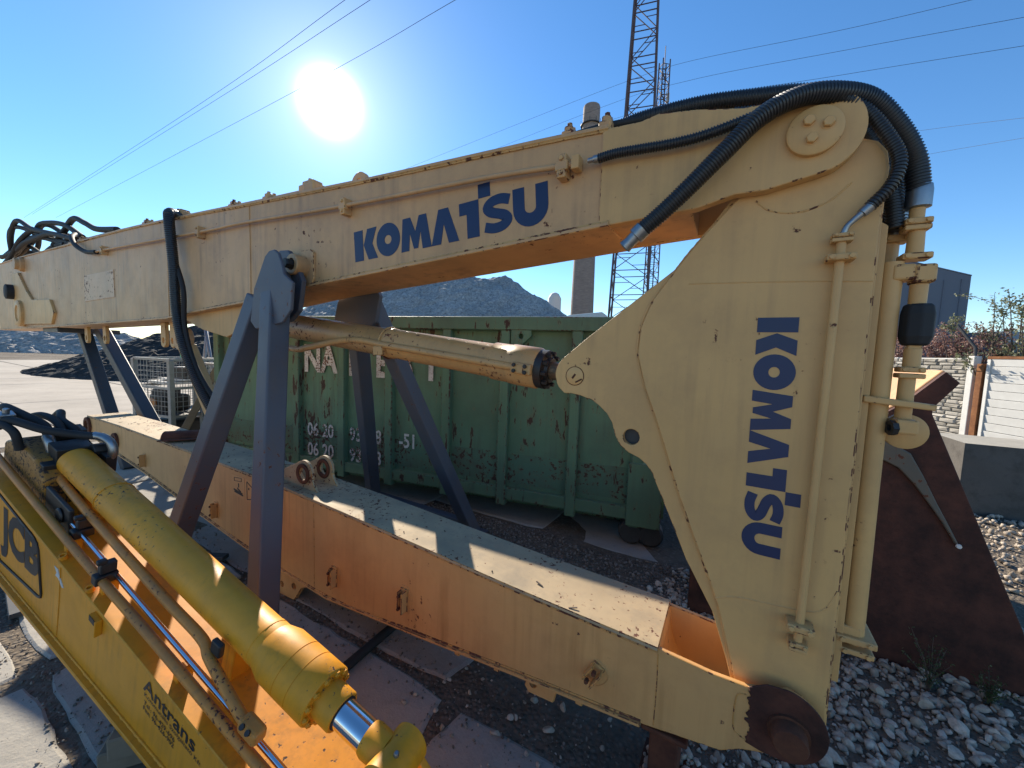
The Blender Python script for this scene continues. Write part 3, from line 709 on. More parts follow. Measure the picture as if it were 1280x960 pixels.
MB().lathe(A0 + ca * (CL - 0.01), ca, [(0, .040), (.14, .040)], 24).build('rod', rusty('tarnished_rod', (0.12, 0.09, 0.06), (0.28, 0.20, 0.12), 3, 0.45, 0.4), cylo)
MB().lathe((-0.543, 0.09, 1.616), (0, 1, 0), [(0, .055), (.17, .055)], 24).build('rod_eye', 'cyl', cylo)
MB().tube(spline([(-2.75, 0.09, 1.70), (-2.648, 0.09, 1.690), (-2.47, 0.09, 1.672), (-2.34, 0.09, 1.69), (-1.95, 0.09, 1.742), (-1.6, 0.088, 1.712), (-0.79, 0.088, 1.632)], 10), 0.019, 10).build('oil_pipe', 'cyl', cylo)
mb = MB(); mb.box((-0.80, 0.085, 1.632), (0.10, 0.035, 0.05), Matrix.Rotation(0.1, 3, 'Y')); o = mb.build('pipe_flange', 'cyl', cylo, 0.008, 2)
for q in ((-0.83, .066, 1.648), (-0.775, .066, 1.642), (-0.83, .066, 1.622), (-0.775, .066, 1.616)): b_ = MB(); hexbolt(b_, q, (0, -1, 0), 0.009, 0.01); b_.build('bolt', 'dark', cylo)
mb = MB(); mb.tube([A0 + ca * 1.60 + (aa * math.cos(a) + ab * math.sin(a)) * 0.089 for a in np.linspace(0, 6.28, 25)], 0.006, 6); mb.box((-1.70, 0.085, 1.685), (0.07, 0.03, 0.05)); mb.build('pipe_bracket', 'cyl', cylo, 0.003, 1, edge='cream_edge')

# ---------------------------------------------------------------- arm
ear = [(0.121, 0.45), (0.20, 0.40), (0.28, 0.415), (0.322, 0.50), (0.336, 0.573), (0.338, 2.167), (0.341, 2.248), (0.334, 2.291), (0.31, 2.324), (0.267, 2.343), (0.05, 2.34), (-0.012, 2.28), (-0.04, 2.217), (-0.121, 2.10), (-0.187, 2.016), (-0.50, 1.768), (-0.598, 1.685)] + circ(-0.543, 1.618, 0.085, 8, 2.4, 4.2, True) + [(-0.55, 1.545), (-0.512, 1.539), (-0.470, 1.526), (-0.439, 1.508), (-0.405, 1.478), (-0.382, 1.443), (-0.370, 1.40), (-0.347, 1.361), (-0.313, 1.339), (-0.275, 1.325), (-0.247, 1.305), (-0.225, 1.275), (-0.21, 1.243), (-0.153, 1.122), (-0.091, 0.985), (0.003, 0.825), (0.055, 0.674), (0.082, 0.58)]
arm_o = None
for n0, n1 in ((0.058, 0.082), (0.268, 0.292)):
    mb = MB().prism(ear, n0, n1, [circ(-0.308, 1.40, 0.030, 20), circ(-0.543, 1.618, 0.033, 20)])
    o = mb.build('arm' if arm_o is None else 'ear_plate', 'cream', rig if arm_o is None else arm_o, 0.003, 2, edge='cream_edge')
    arm_o = arm_o or o
curve = [(-0.012, 2.224), (-0.09, 2.135), (-0.159, 2.049), (-0.199, 1.993), (-0.259, 1.905), (-0.295, 1.809), (-0.300, 1.71), (-0.267, 1.589), (-0.225, 1.485), (-0.182, 1.369), (-0.130, 1.221), (-0.072, 1.079), (-0.021, 0.961), (0.020, 0.854), (0.082, 0.629)]
mainp = [(0.13, 0.45), (0.20, 0.405), (0.275, 0.42), (0.315, 0.50), (0.330, 0.575), (0.331, 2.167), (0.334, 2.246), (0.326, 2.284), (0.305, 2.315), (0.262, 2.335), (0.06, 2.33)] + curve
MB().prism(mainp, 0.044, 0.058).build('side_plate', 'cream', arm_o, 0.004, 2, edge='cream_edge')
inner = [(0.30, 0.62), (0.305, 2.2), (0.0, 2.17)] + [(x + 0.035, z) for x, z in curve[1:]]
MB().prism(inner, 0.08, 0.27).build('box_core', 'cream', arm_o)
weld(arm_o, [(x - 0.002, 0.055, z) for x, z in curve], 0.0045)
weld(arm_o, [(-0.145, 0.0445, 1.955), (0.1, 0.0445, 1.948), (0.328, 0.0445, 1.936)], 0.0022, 'cream')
weld(arm_o, [(0.008, 0.0445, 0.885), (0.08, 0.0445, 0.912), (0.25, 0.0445, 0.93), (0.30, 0.0445, 0.955), (0.325, 0.0445, 1.02)], 0.0028)
weld(arm_o, [(0.03, 0.0445, 2.20), (0.07, 0.0445, 2.165), (0.14, 0.0445, 2.150), (0.21, 0.0445, 2.17), (0.26, 0.0445, 2.215)], 0.003)
# welded seam ring and pin in the ear
eye = MB().lathe((-0.543, 0.06, 1.616), (0, -1, 0), [(0, .036), (.004, .036), (.006, .033)], 28).build('pin_end', 'cream', arm_o)
MB().tube([(-0.543 + .037 * math.cos(a), 0.057, 1.616 + .037 * math.sin(a)) for a in np.linspace(0, 2 * math.pi, 30)], 0.0018, 6, False).build('pin_seam', 'rust', arm_o)
mb = MB(); mb.box((-0.546, 0.0545, 1.615), (0.008, 0.003, 0.022), Matrix.Rotation(0.6, 3, 'Y')); mb.box((-0.525, 0.0545, 1.598), (0.03, 0.003, 0.006), Matrix.Rotation(-0.5, 3, 'Y')); mb.build('chip_mark', 'rust', arm_o)
MB().lathe((-0.308, 0.083, 1.40), (0, 1, 0), [(0, .034), (.18, .034)], 20).build('hole_dark_plug', 'darksteel', arm_o)  # solid dark plug, shade inside the hole put in as colour
# lettering reads downwards
logo(arm_o, (0.0625, 0.0438, 1.838), (0.011, 0, -1), (1, 0, 0.0), 0.1065, (0, -1, 0))
# thin pipe with flanges on the plate
def pflange(parent, x, y, z, w_, d_, h_, mat='cream', bolts=True, nm='flange'):
    mb = MB(); mb.box((x, y, z), (w_, d_, h_)); o = mb.build(nm, mat, parent, min(h_, d_) * 0.22, 2, edge='cream_edge')
    if bolts:
        for sx in (-1, 1): b_ = MB(); hexbolt(b_, (x + sx * w_ * 0.33, y - d_ / 2, z), (0, -1, 0), min(0.008, h_ * 0.42), 0.006); b_.build('bolt', mat, o)
    return o
MB().tube([(0.246, 0.018, 2.06), (0.246, 0.018, 2.0), (0.239, 0.018, 0.90), (0.238, 0.018, 0.83)], 0.0115, 12).build('hydraulic_pipe', 'cream', arm_o)
pflange(arm_o, 0.246, 0.018, 2.062, 0.048, 0.035, 0.011); pflange(arm_o, 0.246, 0.018, 2.049, 0.048, 0.036, 0.011, bolts=False)
pflange(arm_o, 0.246, 0.016, 2.000, 0.066, 0.052, 0.018, nm='pipe_clamp')
pflange(arm_o, 0.239, 0.016, 0.893, 0.070, 0.052, 0.024, nm='pipe_clamp'); pflange(arm_o, 0.238, 0.018, 0.838, 0.050, 0.04, 0.014); pflange(arm_o, 0.238, 0.018, 0.823, 0.046, 0.04, 0.012, bolts=False)
# large pipes down the back edge
MB().tube([(0.386, 0.132, 2.0), (0.386, 0.132, 1.95), (0.388, 0.132, 1.35), (0.392, 0.132, 0.86)], 0.027, 18).build('large_pipe', 'cream', arm_o)
MB().tube([(0.392, 0.215, 2.12), (0.392, 0.215, 0.86)], 0.027, 18).build('large_pipe', 'cream', arm_o)
MB().prism([(0.30, 0.70), (0.362, 0.70), (0.362, 2.1), (0.30, 2.15)], 0.10, 0.112).build('rear_rib', 'cream', arm_o, 0.002, 1)
pflange(arm_o, 0.392, 0.15, 0.853, 0.10, 0.12, 0.022, nm='pipe_clamp'); pflange(arm_o, 0.398, 0.15, 0.812, 0.085, 0.10, 0.018); MB().tube([(0.396, 0.145, 0.86), (0.398, 0.145, 0.80)], 0.018, 12).build('pipe_stub', 'cream', arm_o)
MB().box((0.36, 0.15, 0.875), (0.09, 0.09, 0.03)).build('pipe_bracket', 'cream', arm_o, 0.003, 1)
# valve stack
vy = 0.132
stack = [('hose_fitting', 'steel', [(2.210, .026), (2.195, .0285), (2.150, .0285), (2.147, .018)], 0.427), ('pipe_stub', 'cream', [(2.147, .017), (2.118, .017)], 0.427), ('pipe_stub', 'cream', [(2.088, .018), (2.015, .020)], 0.431), ('pipe_stub', 'cream', [(1.935, .020), (1.875, .0195)], 0.449), ('pipe_stub', 'cream', [(1.752, .0195), (1.698, .0195)], 0.452), ('pipe_stub', 'cream', [(1.670, .0185), (1.54, .019)], 0.447)]
for nm, mt, prof, x in stack:
    z0 = prof[0][0]; MB().lathe((x, vy, z0), (0, 0, -1), [(z0 - z, r) for z, r in prof], 20).build(nm, mt, arm_o)
pflange(arm_o, 0.427, vy, 2.108, 0.058, 0.055, 0.017); pflange(arm_o, 0.427, vy, 2.091, 0.056, 0.053, 0.014, bolts=False)
pflange(arm_o, 0.405, vy + 0.07, 2.082, 0.058, 0.055, 0.022)
pflange(arm_o, 0.432, vy, 2.012, 0.064, 0.055, 0.018); 
mb = MB(); mb.box((0.408, vy, 1.968), (0.05, 0.06, 0.046)); mb.box((0.452, vy, 1.962), (0.046, 0.066, 0.052)); mb.build('elbow_block', 'cream', arm_o, 0.008, 3, edge='cream_edge')
mb = MB(); mb.lathe((0.4535, vy, 1.879), (0, 0, -1), [(0, .027), (.004, .034), (.028, .0385), (.092, .0385), (.112, .032), (.118, .026)], 8, smooth=False); mb.build('rubber_sleeve', 'rubber', arm_o, 0.004, 2)
pflange(arm_o, 0.452, vy, 1.757, 0.030, 0.03, 0.016, bolts=False)
pflange(arm_o, 0.450, vy, 1.692, 0.054, 0.055, 0.016); pflange(arm_o, 0.450, vy, 1.674, 0.056, 0.055, 0.014, bolts=False)
MB().prism([(0.345, 1.592), (0.50, 1.580), (0.502, 1.597), (0.345, 1.612)], 0.085, 0.11).build('bracket_bar', 'cream', arm_o, 0.004, 2, edge='cream_edge')
MB().lathe((0.462, 0.17, 1.508), (0, -1, 0), [(0, .052), (.018, .052), (.02, .049)], 32).build('disc_flange', 'cream', arm_o)
mb = MB(); mb.box((0.447, 0.11, 1.528), (0.048, 0.05, 0.042)); mb.build('elbow_block', 'cream', arm_o, 0.006, 2, edge='cream_edge')
mb = MB(); mb.lathe((0.424, 0.10, 1.522), (-1, -0.25, 0), [(0, .022), (.014, .022), (.014, .010), (.004, .010)], 8, smooth=False); mb.build('open_port', 'dark', arm_o)
# ribbed hoses over the joint
def rhose(pts, r, name='ribbed_hose'):
    mb = MB(); ribbed(mb, pts, r, 0.0085, 0.0032, 16); return mb.build(name, 'hose', rig)
rhose([(-0.285, -0.075, 2.118), (-0.225, -0.075, 2.165), (-0.150, -0.075, 2.232), (-0.064, -0.072, 2.315), (0.021, -0.06, 2.398), (0.111, -0.035, 2.442), (0.20, 0.0, 2.448), (0.285, 0.05, 2.432), (0.355, 0.09, 2.365), (0.405, 0.12, 2.285), (0.424, 0.13, 2.20)], 0.0275)
mb = MB(); mb.lathe((-0.283, -0.075, 2.12), (-0.73, 0, -0.68), [(0, .0285), (.030, .0285), (.032, .021), (.055, .020), (.078, .023), (.081, .012)], 16); mb.build('hose_fitting', 'steel', rig)
rhose([(-0.46, -0.03, 2.398), (-0.40, -0.035, 2.400), (-0.317, -0.037, 2.395), (-0.22, -0.037, 2.390), (-0.124, -0.036, 2.394), (0.0, -0.03, 2.418), (0.10, -0.015, 2.448), (0.19, 0.0, 2.445), (0.27, 0.02, 2.395), (0.325, 0.02, 2.31), (0.350, 0.018, 2.245), (0.338, 0.018, 2.185), (0.300, 0.018, 2.135)], 0.0165)
mb = MB(); mb.lathe((-0.50, -0.028, 2.399), (1, -0.05, 0.0), [(0, .009), (.02, .009), (.021, .013), (.05, .013)], 14); mb.build('hose_fitting', 'steel', rig)
mb = MB(); mb.lathe((0.302, 0.018, 2.137), (-0.62, 0, -0.62), [(0, .0145), (.026, .0135), (.027, .010), (.05, .008)], 14); mb.tube(spline([(0.27, .018, 2.105), (0.255, .018, 2.088), (0.247, .018, 2.066)], 6), 0.008, 10); mb.build('hose_fitting', 'steel', rig)
rhose([(-0.60, 0.20, 2.56), (-0.48, 0.22, 2.60), (-0.325, 0.22, 2.625), (-0.16, 0.22, 2.63), (0.0, 0.22, 2.615), (0.14, 0.22, 2.59), (0.25, 0.215, 2.545), (0.335, 0.21, 2.46), (0.385, 0.205, 2.34), (0.40, 0.202, 2.20), (0.402, 0.20, 2.10)], 0.028)
rhose([(-0.50, 0.12, 2.56), (-0.35, 0.12, 2.58), (-0.16, 0.13, 2.585), (0.0, 0.14, 2.568), (0.14, 0.15, 2.545), (0.25, 0.16, 2.49), (0.325, 0.17, 2.40), (0.372, 0.175, 2.28), (0.385, 0.175, 2.10)], 0.028)
rhose([(-0.05, 0.05, 2.48), (0.10, 0.055, 2.455), (0.20, 0.07, 2.43), (0.275, 0.09, 2.38), (0.33, 0.11, 2.29), (0.365, 0.125, 2.20), (0.385, 0.13, 2.10)], 0.022)
MB().lathe((0.402, 0.20, 2.17), (0, 0, -1), [(0, .026), (.05, .026), (.052, .018), (.09, .018)], 16).build('hose_fitting', 'steel', rig)
MB().tube(spline([(-0.60, 0.08, 2.555), (-0.72, 0.09, 2.562), (-0.9, 0.1, 2.555), (-1.05, 0.11, 2.54)], 8), 0.016, 10).build('hose', 'rubber', rig)
MB().tube(spline([(-0.60, 0.08, 2.562), (-0.5, 0.08, 2.566), (-0.38, 0.1, 2.57), (-0.3, 0.12, 2.575)], 8), 0.014, 10).build('hose', 'rubber', rig)

# ---------------------------------------------------------------- lower boom
LW = 0.31
ltop = [(-6.42, 0.80), (-5.4, 0.808), (-4.2, 0.795), (-2.72, 0.773), (-1.92, 0.741), (-0.76, 0.680), (-0.155, 0.657)]
lbot = [(-6.25, 0.575), (-5.66, 0.515), (-4.78, 0.435), (-3.72, 0.305), (-2.97, 0.222), (-2.05, 0.172), (-1.33, 0.235), (-0.75, 0.293), (-0.20, 0.343)]
lp = ltop + list(reversed(lbot)) + [(-6.42, 0.60)]
LI = 'cream'
side = ltop + [(-0.07, 0.650), (0.017, 0.643), (0.121, 0.645), (0.20, 0.672)] + circ(0.215, 0.57, 0.112, 14, 1.5, -1.6, True) + [(0.12, 0.425), (0.059, 0.385)] + list(reversed(lbot)) + [(-6.38, 0.555)] + circ(-6.40, 0.69, 0.115, 8, 4.2, 2.0, True)
lb = MB().prism(side, 0.0, 0.02, [circ(-5.535, 0.635, 0.062, 20)])
lower = lb.build('lower_boom', 'orange', rig, 0.004, 2, edge='orange_edge')
MB().prism(side, LW - 0.02, LW, [circ(-5.535, 0.635, 0.062, 20)]).build('side_plate', LI, lower, 0.004, 2, edge='orange_edge')
flange(ltop, -0.006, LW + 0.006, 0.016, 'top_plate', 'orange_top', lower, 'orange_edge')
flange(lbot, -0.012, LW + 0.012, 0.016, 'bottom_plate', 'orange', lower, 'orange_edge')
MB().prism([(-0.155, 0.652), (-0.155, 0.36)] + [(-0.148 + 0.13 * (1 - math.cos(a)), 0.63 - 0.22 * math.sin(a)) for a in np.linspace(1.5, 0, 9)], 0.02, LW - 0.02).build('end_plate', 'cream', lower)
MB().prism([(-6.3, 0.79), (-6.3, 0.60), (-6.26, 0.60), (-6.26, 0.79)], 0.02, LW - 0.02).build('end_plate', 'orange', lower)
weld(lower, [(x, -0.001, z + 0.013) for x, z in lbot], 0.005, 'orange_edge')
weld(lower, [(x, -0.001, z - 0.012) for x, z in ltop], 0.004, 'orange_edge')
for x in (-0.155, -2.17, -3.75):
    zt = np.interp(x, [p[0] for p in ltop], [p[1] for p in ltop]); zb = np.interp(x, [p[0] for p in lbot], [p[1] for p in lbot])
    weld(lower, [(x, 0, zb + 0.02), (x + .002, 0, (zt + zb) / 2), (x, 0, zt - 0.02)], 0.002, 'orange_edge')
for xe, ze, r in ((-6.40, 0.69, 0.10), (-5.535, 0.635, 0.085)):
    mb = MB(); mb.lathe((xe, 0.03, ze), (0, -1, 0), [(0, r * .7), (0, r), (.05, r), (.055, r * .95), (.055, r * .62), (0.0, r * .60)], 28); mb.build('bushing', 'rust', lower)
    MB().lathe((xe, 0.06, ze), (0, 1, 0), [(0, r * .62), (0.2, r * .62)], 20).build('bore_dark_plug', 'dark', lower)  # dark cylinder paints the shade inside the bushing
# rust-bare end with its pin
rp = [(0.128 + 0.014 * noise.noise(Vector((k * 0.55, 1.7, 0))) + 0.006 * noise.noise(Vector((k * 2.1, 4, 0))), 0.66 - 0.2 * k / 40) for k in range(41)] + [(0.17, 0.452)] + circ(0.215, 0.57, 0.1185, 20, -1.45, 1.50, True) + [(0.17, 0.682)]
endr = MB().prism(rp, -0.006, 0.001).build('rusted_end', 'rust_red', lower, 0.002, 1)
pin = MB(); pin.lathe((0.234, -0.004, 0.556), (0, -1, 0), [(0, .056), (.012, .056), (.012, .048), (.050, .047), (.055, .043), (.056, .02)], 32); pin.build('pivot_pin', 'rust', lower)
MB().lathe((0.234, 0.0, 0.556), (0, 1, 0), [(0, .046), (LW + 0.02, .046)], 24).build('pin_shaft', 'rust', lower)
# doubler plate outline near the end
weld(lower, [(0.118, -0.001, 0.62), (0.092, -0.001, 0.60), (0.090, -0.001, 0.49), (0.12, -0.001, 0.465)], 0.002, 'orange_edge')
# clamp brackets on the side
for x, z, rot in ((-4.80, 0.555, 0.05), (-3.41, 0.40, 0.05), (-1.97, 0.333, 0.02), (-1.40, 0.395, 0.02), (-0.384, 0.465, 0.55)):
    h_ = 0.115 if x < -1 else 0.085
    mb = MB(); Rm = Matrix.Rotation(rot, 3, 'Y')
    def P_(a, b, c): return Vector((x, 0, z)) + Rm @ Vector((a, b, c))
    mb.box(P_(0.018, -0.022, 0), (0.008, 0.046, h_), Rm); mb.box(P_(-0.018, -0.018, 0), (0.007, 0.036, h_ * 0.9), Rm)
    mb.box(P_(0, -0.004, 0), (0.05, 0.008, h_ * 1.05), Rm)
    o = mb.build('pipe_bracket', 'orange', lower, 0.003, 2, edge='orange_edge')
    for q in (-0.3, 0.3): b_ = MB(); hexbolt(b_, P_(-0.004, -0.028, q * h_), (0, -1, 0), 0.0085, 0.02); b_.build('bolt', 'rust', o)
    weld(lower, [P_(0.03, -0.001, -h_ * .6), P_(0.05, -0.001, -h_ * .2), P_(0.05, -0.001, h_ * .3), P_(0.02, -0.001, h_ * .62), P_(-0.02, -0.001, h_ * .62)], 0.0015, 'orange')
# lug pair on top
lug = [(-3.02, 0.765), (-2.9, 0.80), (-2.75, 0.825), (-2.62, 0.850), (-2.52, 0.895)] + circ(-2.385, 0.862, 0.088, 12, 2.2, -0.3, True) + [(-2.285, 0.80), (-2.25, 0.765), (-2.17, 0.745), (-2.08, 0.735), (-2.08, 0.72), (-3.02, 0.75)]
for y in (0.07, 0.215):
    o = MB().prism(lug, y, y + 0.022, [circ(-2.385, 0.862, 0.042, 20)]).build('lug', 'orange_top', lower, 0.003, 1, edge='orange_edge')
    MB().prism(circ(-2.385, 0.862, 0.068, 24), y - 0.012, y, [circ(-2.385, 0.862, 0.042, 20)]).build('lug_boss', 'rust', lower, 0.003, 1)
# brackets beneath
MB().prism([(-2.75, 0.21), (-2.70, 0.02), (-2.60, -0.02), (-2.44, -0.01), (-2.36, 0.10), (-2.24, 0.155), (-2.05, 0.175)], 0.03, 0.06, [circ(-2.58, 0.06, 0.018, 12), circ(-2.44, 0.09, 0.022, 12)]).build('foot_bracket', 'orange', lower, 0.004, 1, edge='orange_edge')
MB().prism([(-2.75, 0.21), (-2.70, 0.02), (-2.60, -0.02), (-2.44, -0.01), (-2.36, 0.10), (-2.24, 0.155), (-2.05, 0.175)], 0.25, 0.28).build('foot_bracket', 'orange', lower, 0.004, 1, edge='orange_edge')
MB().prism([(-0.675, 0.30), (-0.69, 0.25), (-0.67, 0.225), (-0.552, 0.232), (-0.535, 0.31)], 0.012, 0.032, [circ(-0.648, 0.272, 0.015, 14)]).build('lug', 'orange', lower, 0.003, 1, edge='orange_edge')
for x in (-1.08, -0.85, -0.45):
    z = np.interp(x, [p[0] for p in lbot], [p[1] for p in lbot]); MB().box((x, 0.06, z - 0.035), (0.03, 0.05, 0.06)).build('stub_lug', 'orange', lower, 0.004, 1, edge='orange_edge')
# warning stickers
st = MB().prism([(-3.16, 0.585), (-2.98, 0.572), (-2.98, 0.735), (-3.16, 0.735)], -0.0012, 0.002).build('warning_sticker', 'sticker', lower)
st2 = MB().prism([(-2.965, 0.572), (-2.70, 0.56), (-2.70, 0.72), (-2.965, 0.735)], -0.0012, 0.002).build('warning_sticker', 'sticker', lower)
mb = MB(); yk = -0.0022
def line2(mb, a, b, w_=0.006): mb.bar((a[0], yk, a[1]), (b[0], yk, b[1]), w_, 0.0015, (0, 1, 0))
for a, b in (((-2.945, 0.585), (-2.945, 0.715)), ((-2.945, 0.715), (-2.75, 0.63)), ((-2.75, 0.63), (-2.945, 0.585))): line2(mb, a, b)
for a, b in (((-3.12, 0.69), (-3.02, 0.70)), ((-3.02, 0.70), (-3.02, 0.725)), ((-3.02, 0.725), (-3.12, 0.715)), ((-3.12, 0.715), (-3.12, 0.69))): line2(mb, a, b, 0.003)
for a, b in (((-3.06, 0.68), (-3.06, 0.65)), ((-3.13, 0.625), (-3.01, 0.61)), ((-3.12, 0.61), (-3.0, 0.60)), ((-3.08, 0.64), (-3.03, 0.62)), ((-2.92, 0.675), (-2.92, 0.66))): line2(mb, a, b, 0.011)
mb.build('sticker_print', 'black_ink', lower)

# ================================================================ trestle under the boom
tr = empty('boom_trestle', 'grey blue steel A-frame trestle with four legs carrying the boom at its middle', 'trestle', mat=rigm)
def leg(p, q, w_=0.115): return MB().bar(p, q, w_, w_, (0, 1, 0)).build('leg', 'steelblue', tr, 0.010, 3)
leg((-2.33, -0.115, 2.12), (-2.00, -0.41, -0.01)); leg((-2.52, -0.105, 1.98), (-3.27, -0.41, -0.01))
leg((-2.19, 0.44, 2.00), (-2.02, 1.50, -0.01)); leg((-2.35, 0.44, 1.98), (-3.40, 1.52, -0.01))
gp = [(-2.45, 2.235), (-2.39, 2.26), (-2.31, 2.255), (-2.25, 2.20), (-2.17, 2.07), (-2.21, 1.90), (-2.30, 1.84), (-2.60, 1.80), (-2.66, 1.85), (-2.60, 2.04)]
for y0 in (-0.062, 0.375): MB().prism(gp if y0 < 0 else [(x + 0.14, z - 0.03) for x, z in gp], y0, y0 + 0.03).build('gusset_plate', 'steelblue', tr, 0.006, 2)
MB().prism([(-2.31, 2.19), (-2.27, 2.215), (-2.22, 2.218), (-2.18, 2.195), (-2.15, 2.14), (-2.13, 2.08), (-2.05, 2.03), (-2.07, 1.886), (-2.15, 1.82), (-2.42, 1.785), (-2.475, 1.83), (-2.43, 2.016)], -0.190, -0.172).build('gusset_plate', 'steelblue', tr, 0.004, 1)
MB().lathe((-2.42, 0.36, 2.17), (0, -1, 0), [(0, .04), (.44, .04)], 18).build('cross_pin', 'darksteel', tr)
for p in ((-2.00, -0.41), (-3.27, -0.41), (-2.02, 1.50), (-3.40, 1.52)): MB().box((p[0], p[1], -0.012), (0.22, 0.22, 0.016)).build('foot_plate', 'steelblue', tr, 0.003, 1)
MB().bar((-2.02, 1.50, 0.05), (-3.40, 1.52, 0.05), 0.08, 0.08).build('base_rail', 'steelblue', tr, 0.006, 2)
# rear prop
pr = empty('boom_prop', 'dark grey blue A-shaped steel prop under the far left end of the boom', 'prop', mat=rigm)
for p, q in (((-8.33, 0.43, 1.80), (-6.79, 0.43, -0.01)), ((-7.60, 0.43, 1.83), (-4.95, 0.43, -0.01))): MB().bar(p, q, 0.13, 0.13, (0, 1, 0)).build('leg', 'prop', pr, 0.012, 2)
MB().box((-8.05, 0.35, 1.79), (0.7, 0.6, 0.06)).build('head_plate', 'prop', pr, 0.006, 1)
# stub under the lower boom's near end
sb = MB(); sb.box((-0.12, 0.16, 0.135), (0.10, 0.26, 0.36)); sb.box((-0.12, 0.16, -0.03), (0.2, 0.34, 0.03)); sb.box((-0.12, 0.16, 0.325), (0.16, 0.30, 0.02))
so = sb.build('support_stub', 'rust', None, 0.006, 2); so.matrix_world = rigm; tag(so, 'short rusty stub propping the lower boom just before its bare rusted end', 'prop')
# bent rusty half pipe lying on the lower boom's left end
hp = MB(); pts = [(0.10 * math.cos(a), 0.07 * math.sin(a)) for a in np.linspace(0.1, math.pi - 0.1, 10)]
o1 = [(x, z) for x, z in pts] + [(x * 0.85, z * 0.85 - 0.002) for x, z in reversed(pts)]
hp.prism(o1, -0.16, 0.16); hp.prism([(0.098, 0.0), (0.17, 0.012), (0.17, 0.022), (0.095, 0.012)], -0.16, 0.16)
ho = hp.build('pipe_saddle', 'rust', None, 0.003, 1); ho.matrix_world = rigm @ Matrix.Translation((-4.33, 0.16, 0.808)) @ Matrix.Rotation(R_(-35), 4, 'Z')
tag(ho, 'curved rusty pipe saddle lying loose on top of the lower boom', 'pipe saddle')
# thin bent pipe standing behind the trestle leg by the container
bp_ = MB(); bp_.tube(spline([(-2.38, 3.62, 1.02), (-2.31, 3.58, 0.98), (-2.20, 3.54, 0.83), (-2.10, 3.5, 0.66), (-2.08, 3.46, 0.58), (-2.16, 3.42, 0.50), (-2.28, 3.4, 0.3), (-2.3, 3.4, -0.02)], 8), 0.028, 10)
bo = bp_.build('bent_pipe', 'wood', None); tag(bo, 'thin bent tan pipe rising behind the lower boom against the green container', 'pipe')

# ================================================================ yellow arm in the foreground (local x along the arm, y away from the camera, z up)
ja = Vector((0.8742, -0.4051, -0.2678)).normalized(); jm = Vector((-0.4204, -0.9073, 0)).normalized(); jv = ja.cross(-jm).normalized()
if jv.z < 0: jv = -jv
jmat = Matrix((ja, -jm, jv)).transposed().to_4x4(); jmat.translation = (-2.060, 1.838, 1.0448)
J = empty('digger_arm', 'bright yellow digger arm with black lettering and a hydraulic cylinder on top, nearest the camera', 'digger arm', mat=jmat)
bpoly = [(-0.62, -0.203), (2.75, -0.203), (2.75, -0.30), (1.885, -0.437), (1.247, -0.508), (0.62, -0.576), (-0.305, -0.677), (-0.52, -0.665), (-0.66, -0.52), (-0.70, -0.32)]
jb = MB().prism(bpoly, -0.182, 0.062).build('beam', 'jcb', J, 0.004, 2)
flange([(-0.62, -0.207), (2.75, -0.207)], -0.189, 0.068, 0.016, 'top_plate', 'jcb', jb, None)
jbt = [(-0.51, -0.677), (-0.305, -0.676), (0.62, -0.576), (1.247, -0.510), (1.885, -0.438), (2.75, -0.30)]
flange(jbt, -0.208, 0.085, 0.016, 'bottom_plate', 'jcb', jb, None)
weld(jb, [(x, -0.184, z + 0.012) for x, z in jbt], 0.006, 'jcb')
for t in (0.36, 1.66): weld(jb, [(t, -0.183, -0.22), (t + .004, -0.183, -0.4), (t, -0.183, np.interp(t, [p[0] for p in jbt], [p[1] for p in jbt]) + 0.02)], 0.002, 'jcb')
# barrel
cy = MB(); cy.lathe((-0.14, 0, 0), (1, 0, 0), [(0, .055), (.012, .069), (.40, .069), (.43, .0725), (.44, .073), (1.54, .073), (1.545, .0745), (1.60, .0745)], 44)
jc = cy.build('cylinder', 'jcb_cyl', J)
g = MB(); g.lathe((1.450, 0, 0), (1, 0, 0), [(0, .076), (.045, .088), (.125, .089), (.1255, .0875), (.128, .0875), (.1285, .089), (.185, .089), (.1855, .0875), (.188, .0875), (.1885, .089), (.262, .089), (.268, .085), (.268, .058)], 48)
jg = g.build('gland', 'jcb_cyl', jc)
for k in range(12):
    an = 2 * math.pi * k / 12 + 0.2; b_ = MB(); q = (1.716, 0.0745 * math.cos(an), 0.0745 * math.sin(an)); hexbolt(b_, q, (1, 0, 0), 0.0105, 0.011); b_.lathe(q, (1, 0, 0), [(0, .0065), (0.014, .0055)], 10); b_.build('bolt', 'jcb_cyl', jg)
mb = MB(); mb.lathe((1.715, 0, 0), (1, 0, 0), [(0, .058), (.075, .058), (.08, .055), (.08, .048), (.06, .047)], 36); mb.build('rod_guide', 'jcb_cyl', jc)
MB().lathe((1.78, 0, 0), (1, 0, 0), [(0, .0475), (.018, .0475), (.019, .044)], 32).build('rod_seal', 'rubber', jc)
MB().lathe((1.74, 0, 0), (1, 0, 0), [(0, .043), (.19, .043)], 44).build('rod', 'chrome', jc)
mb = MB(); mb.lathe((1.905, 0, 0), (1, 0, 0), [(0, .045), (.015, .049), (.07, .047)], 32); mb.lathe((2.015, -0.075, 0), (0, 1, 0), [(0, .05), (.006, .058), (.144, .058), (.15, .05)], 36); mb.build('rod_eye', 'jcb_cyl', jc)
MB().lathe((2.015, -0.0745, 0), (0, -1, 0), [(0, .042), (0.003, .042)], 28).build('eye_bore_shade', 'dark', jc)  # flat dark disc paints the hole's shade on the solid eye
hexb = MB(); hexb.lathe((2.02, -0.02, 0.055), (0, -0.2, 1), [(0, .008), (.012, .008), (.016, .005)], 10); hexb.build('grease_nipple', 'steel', jc)
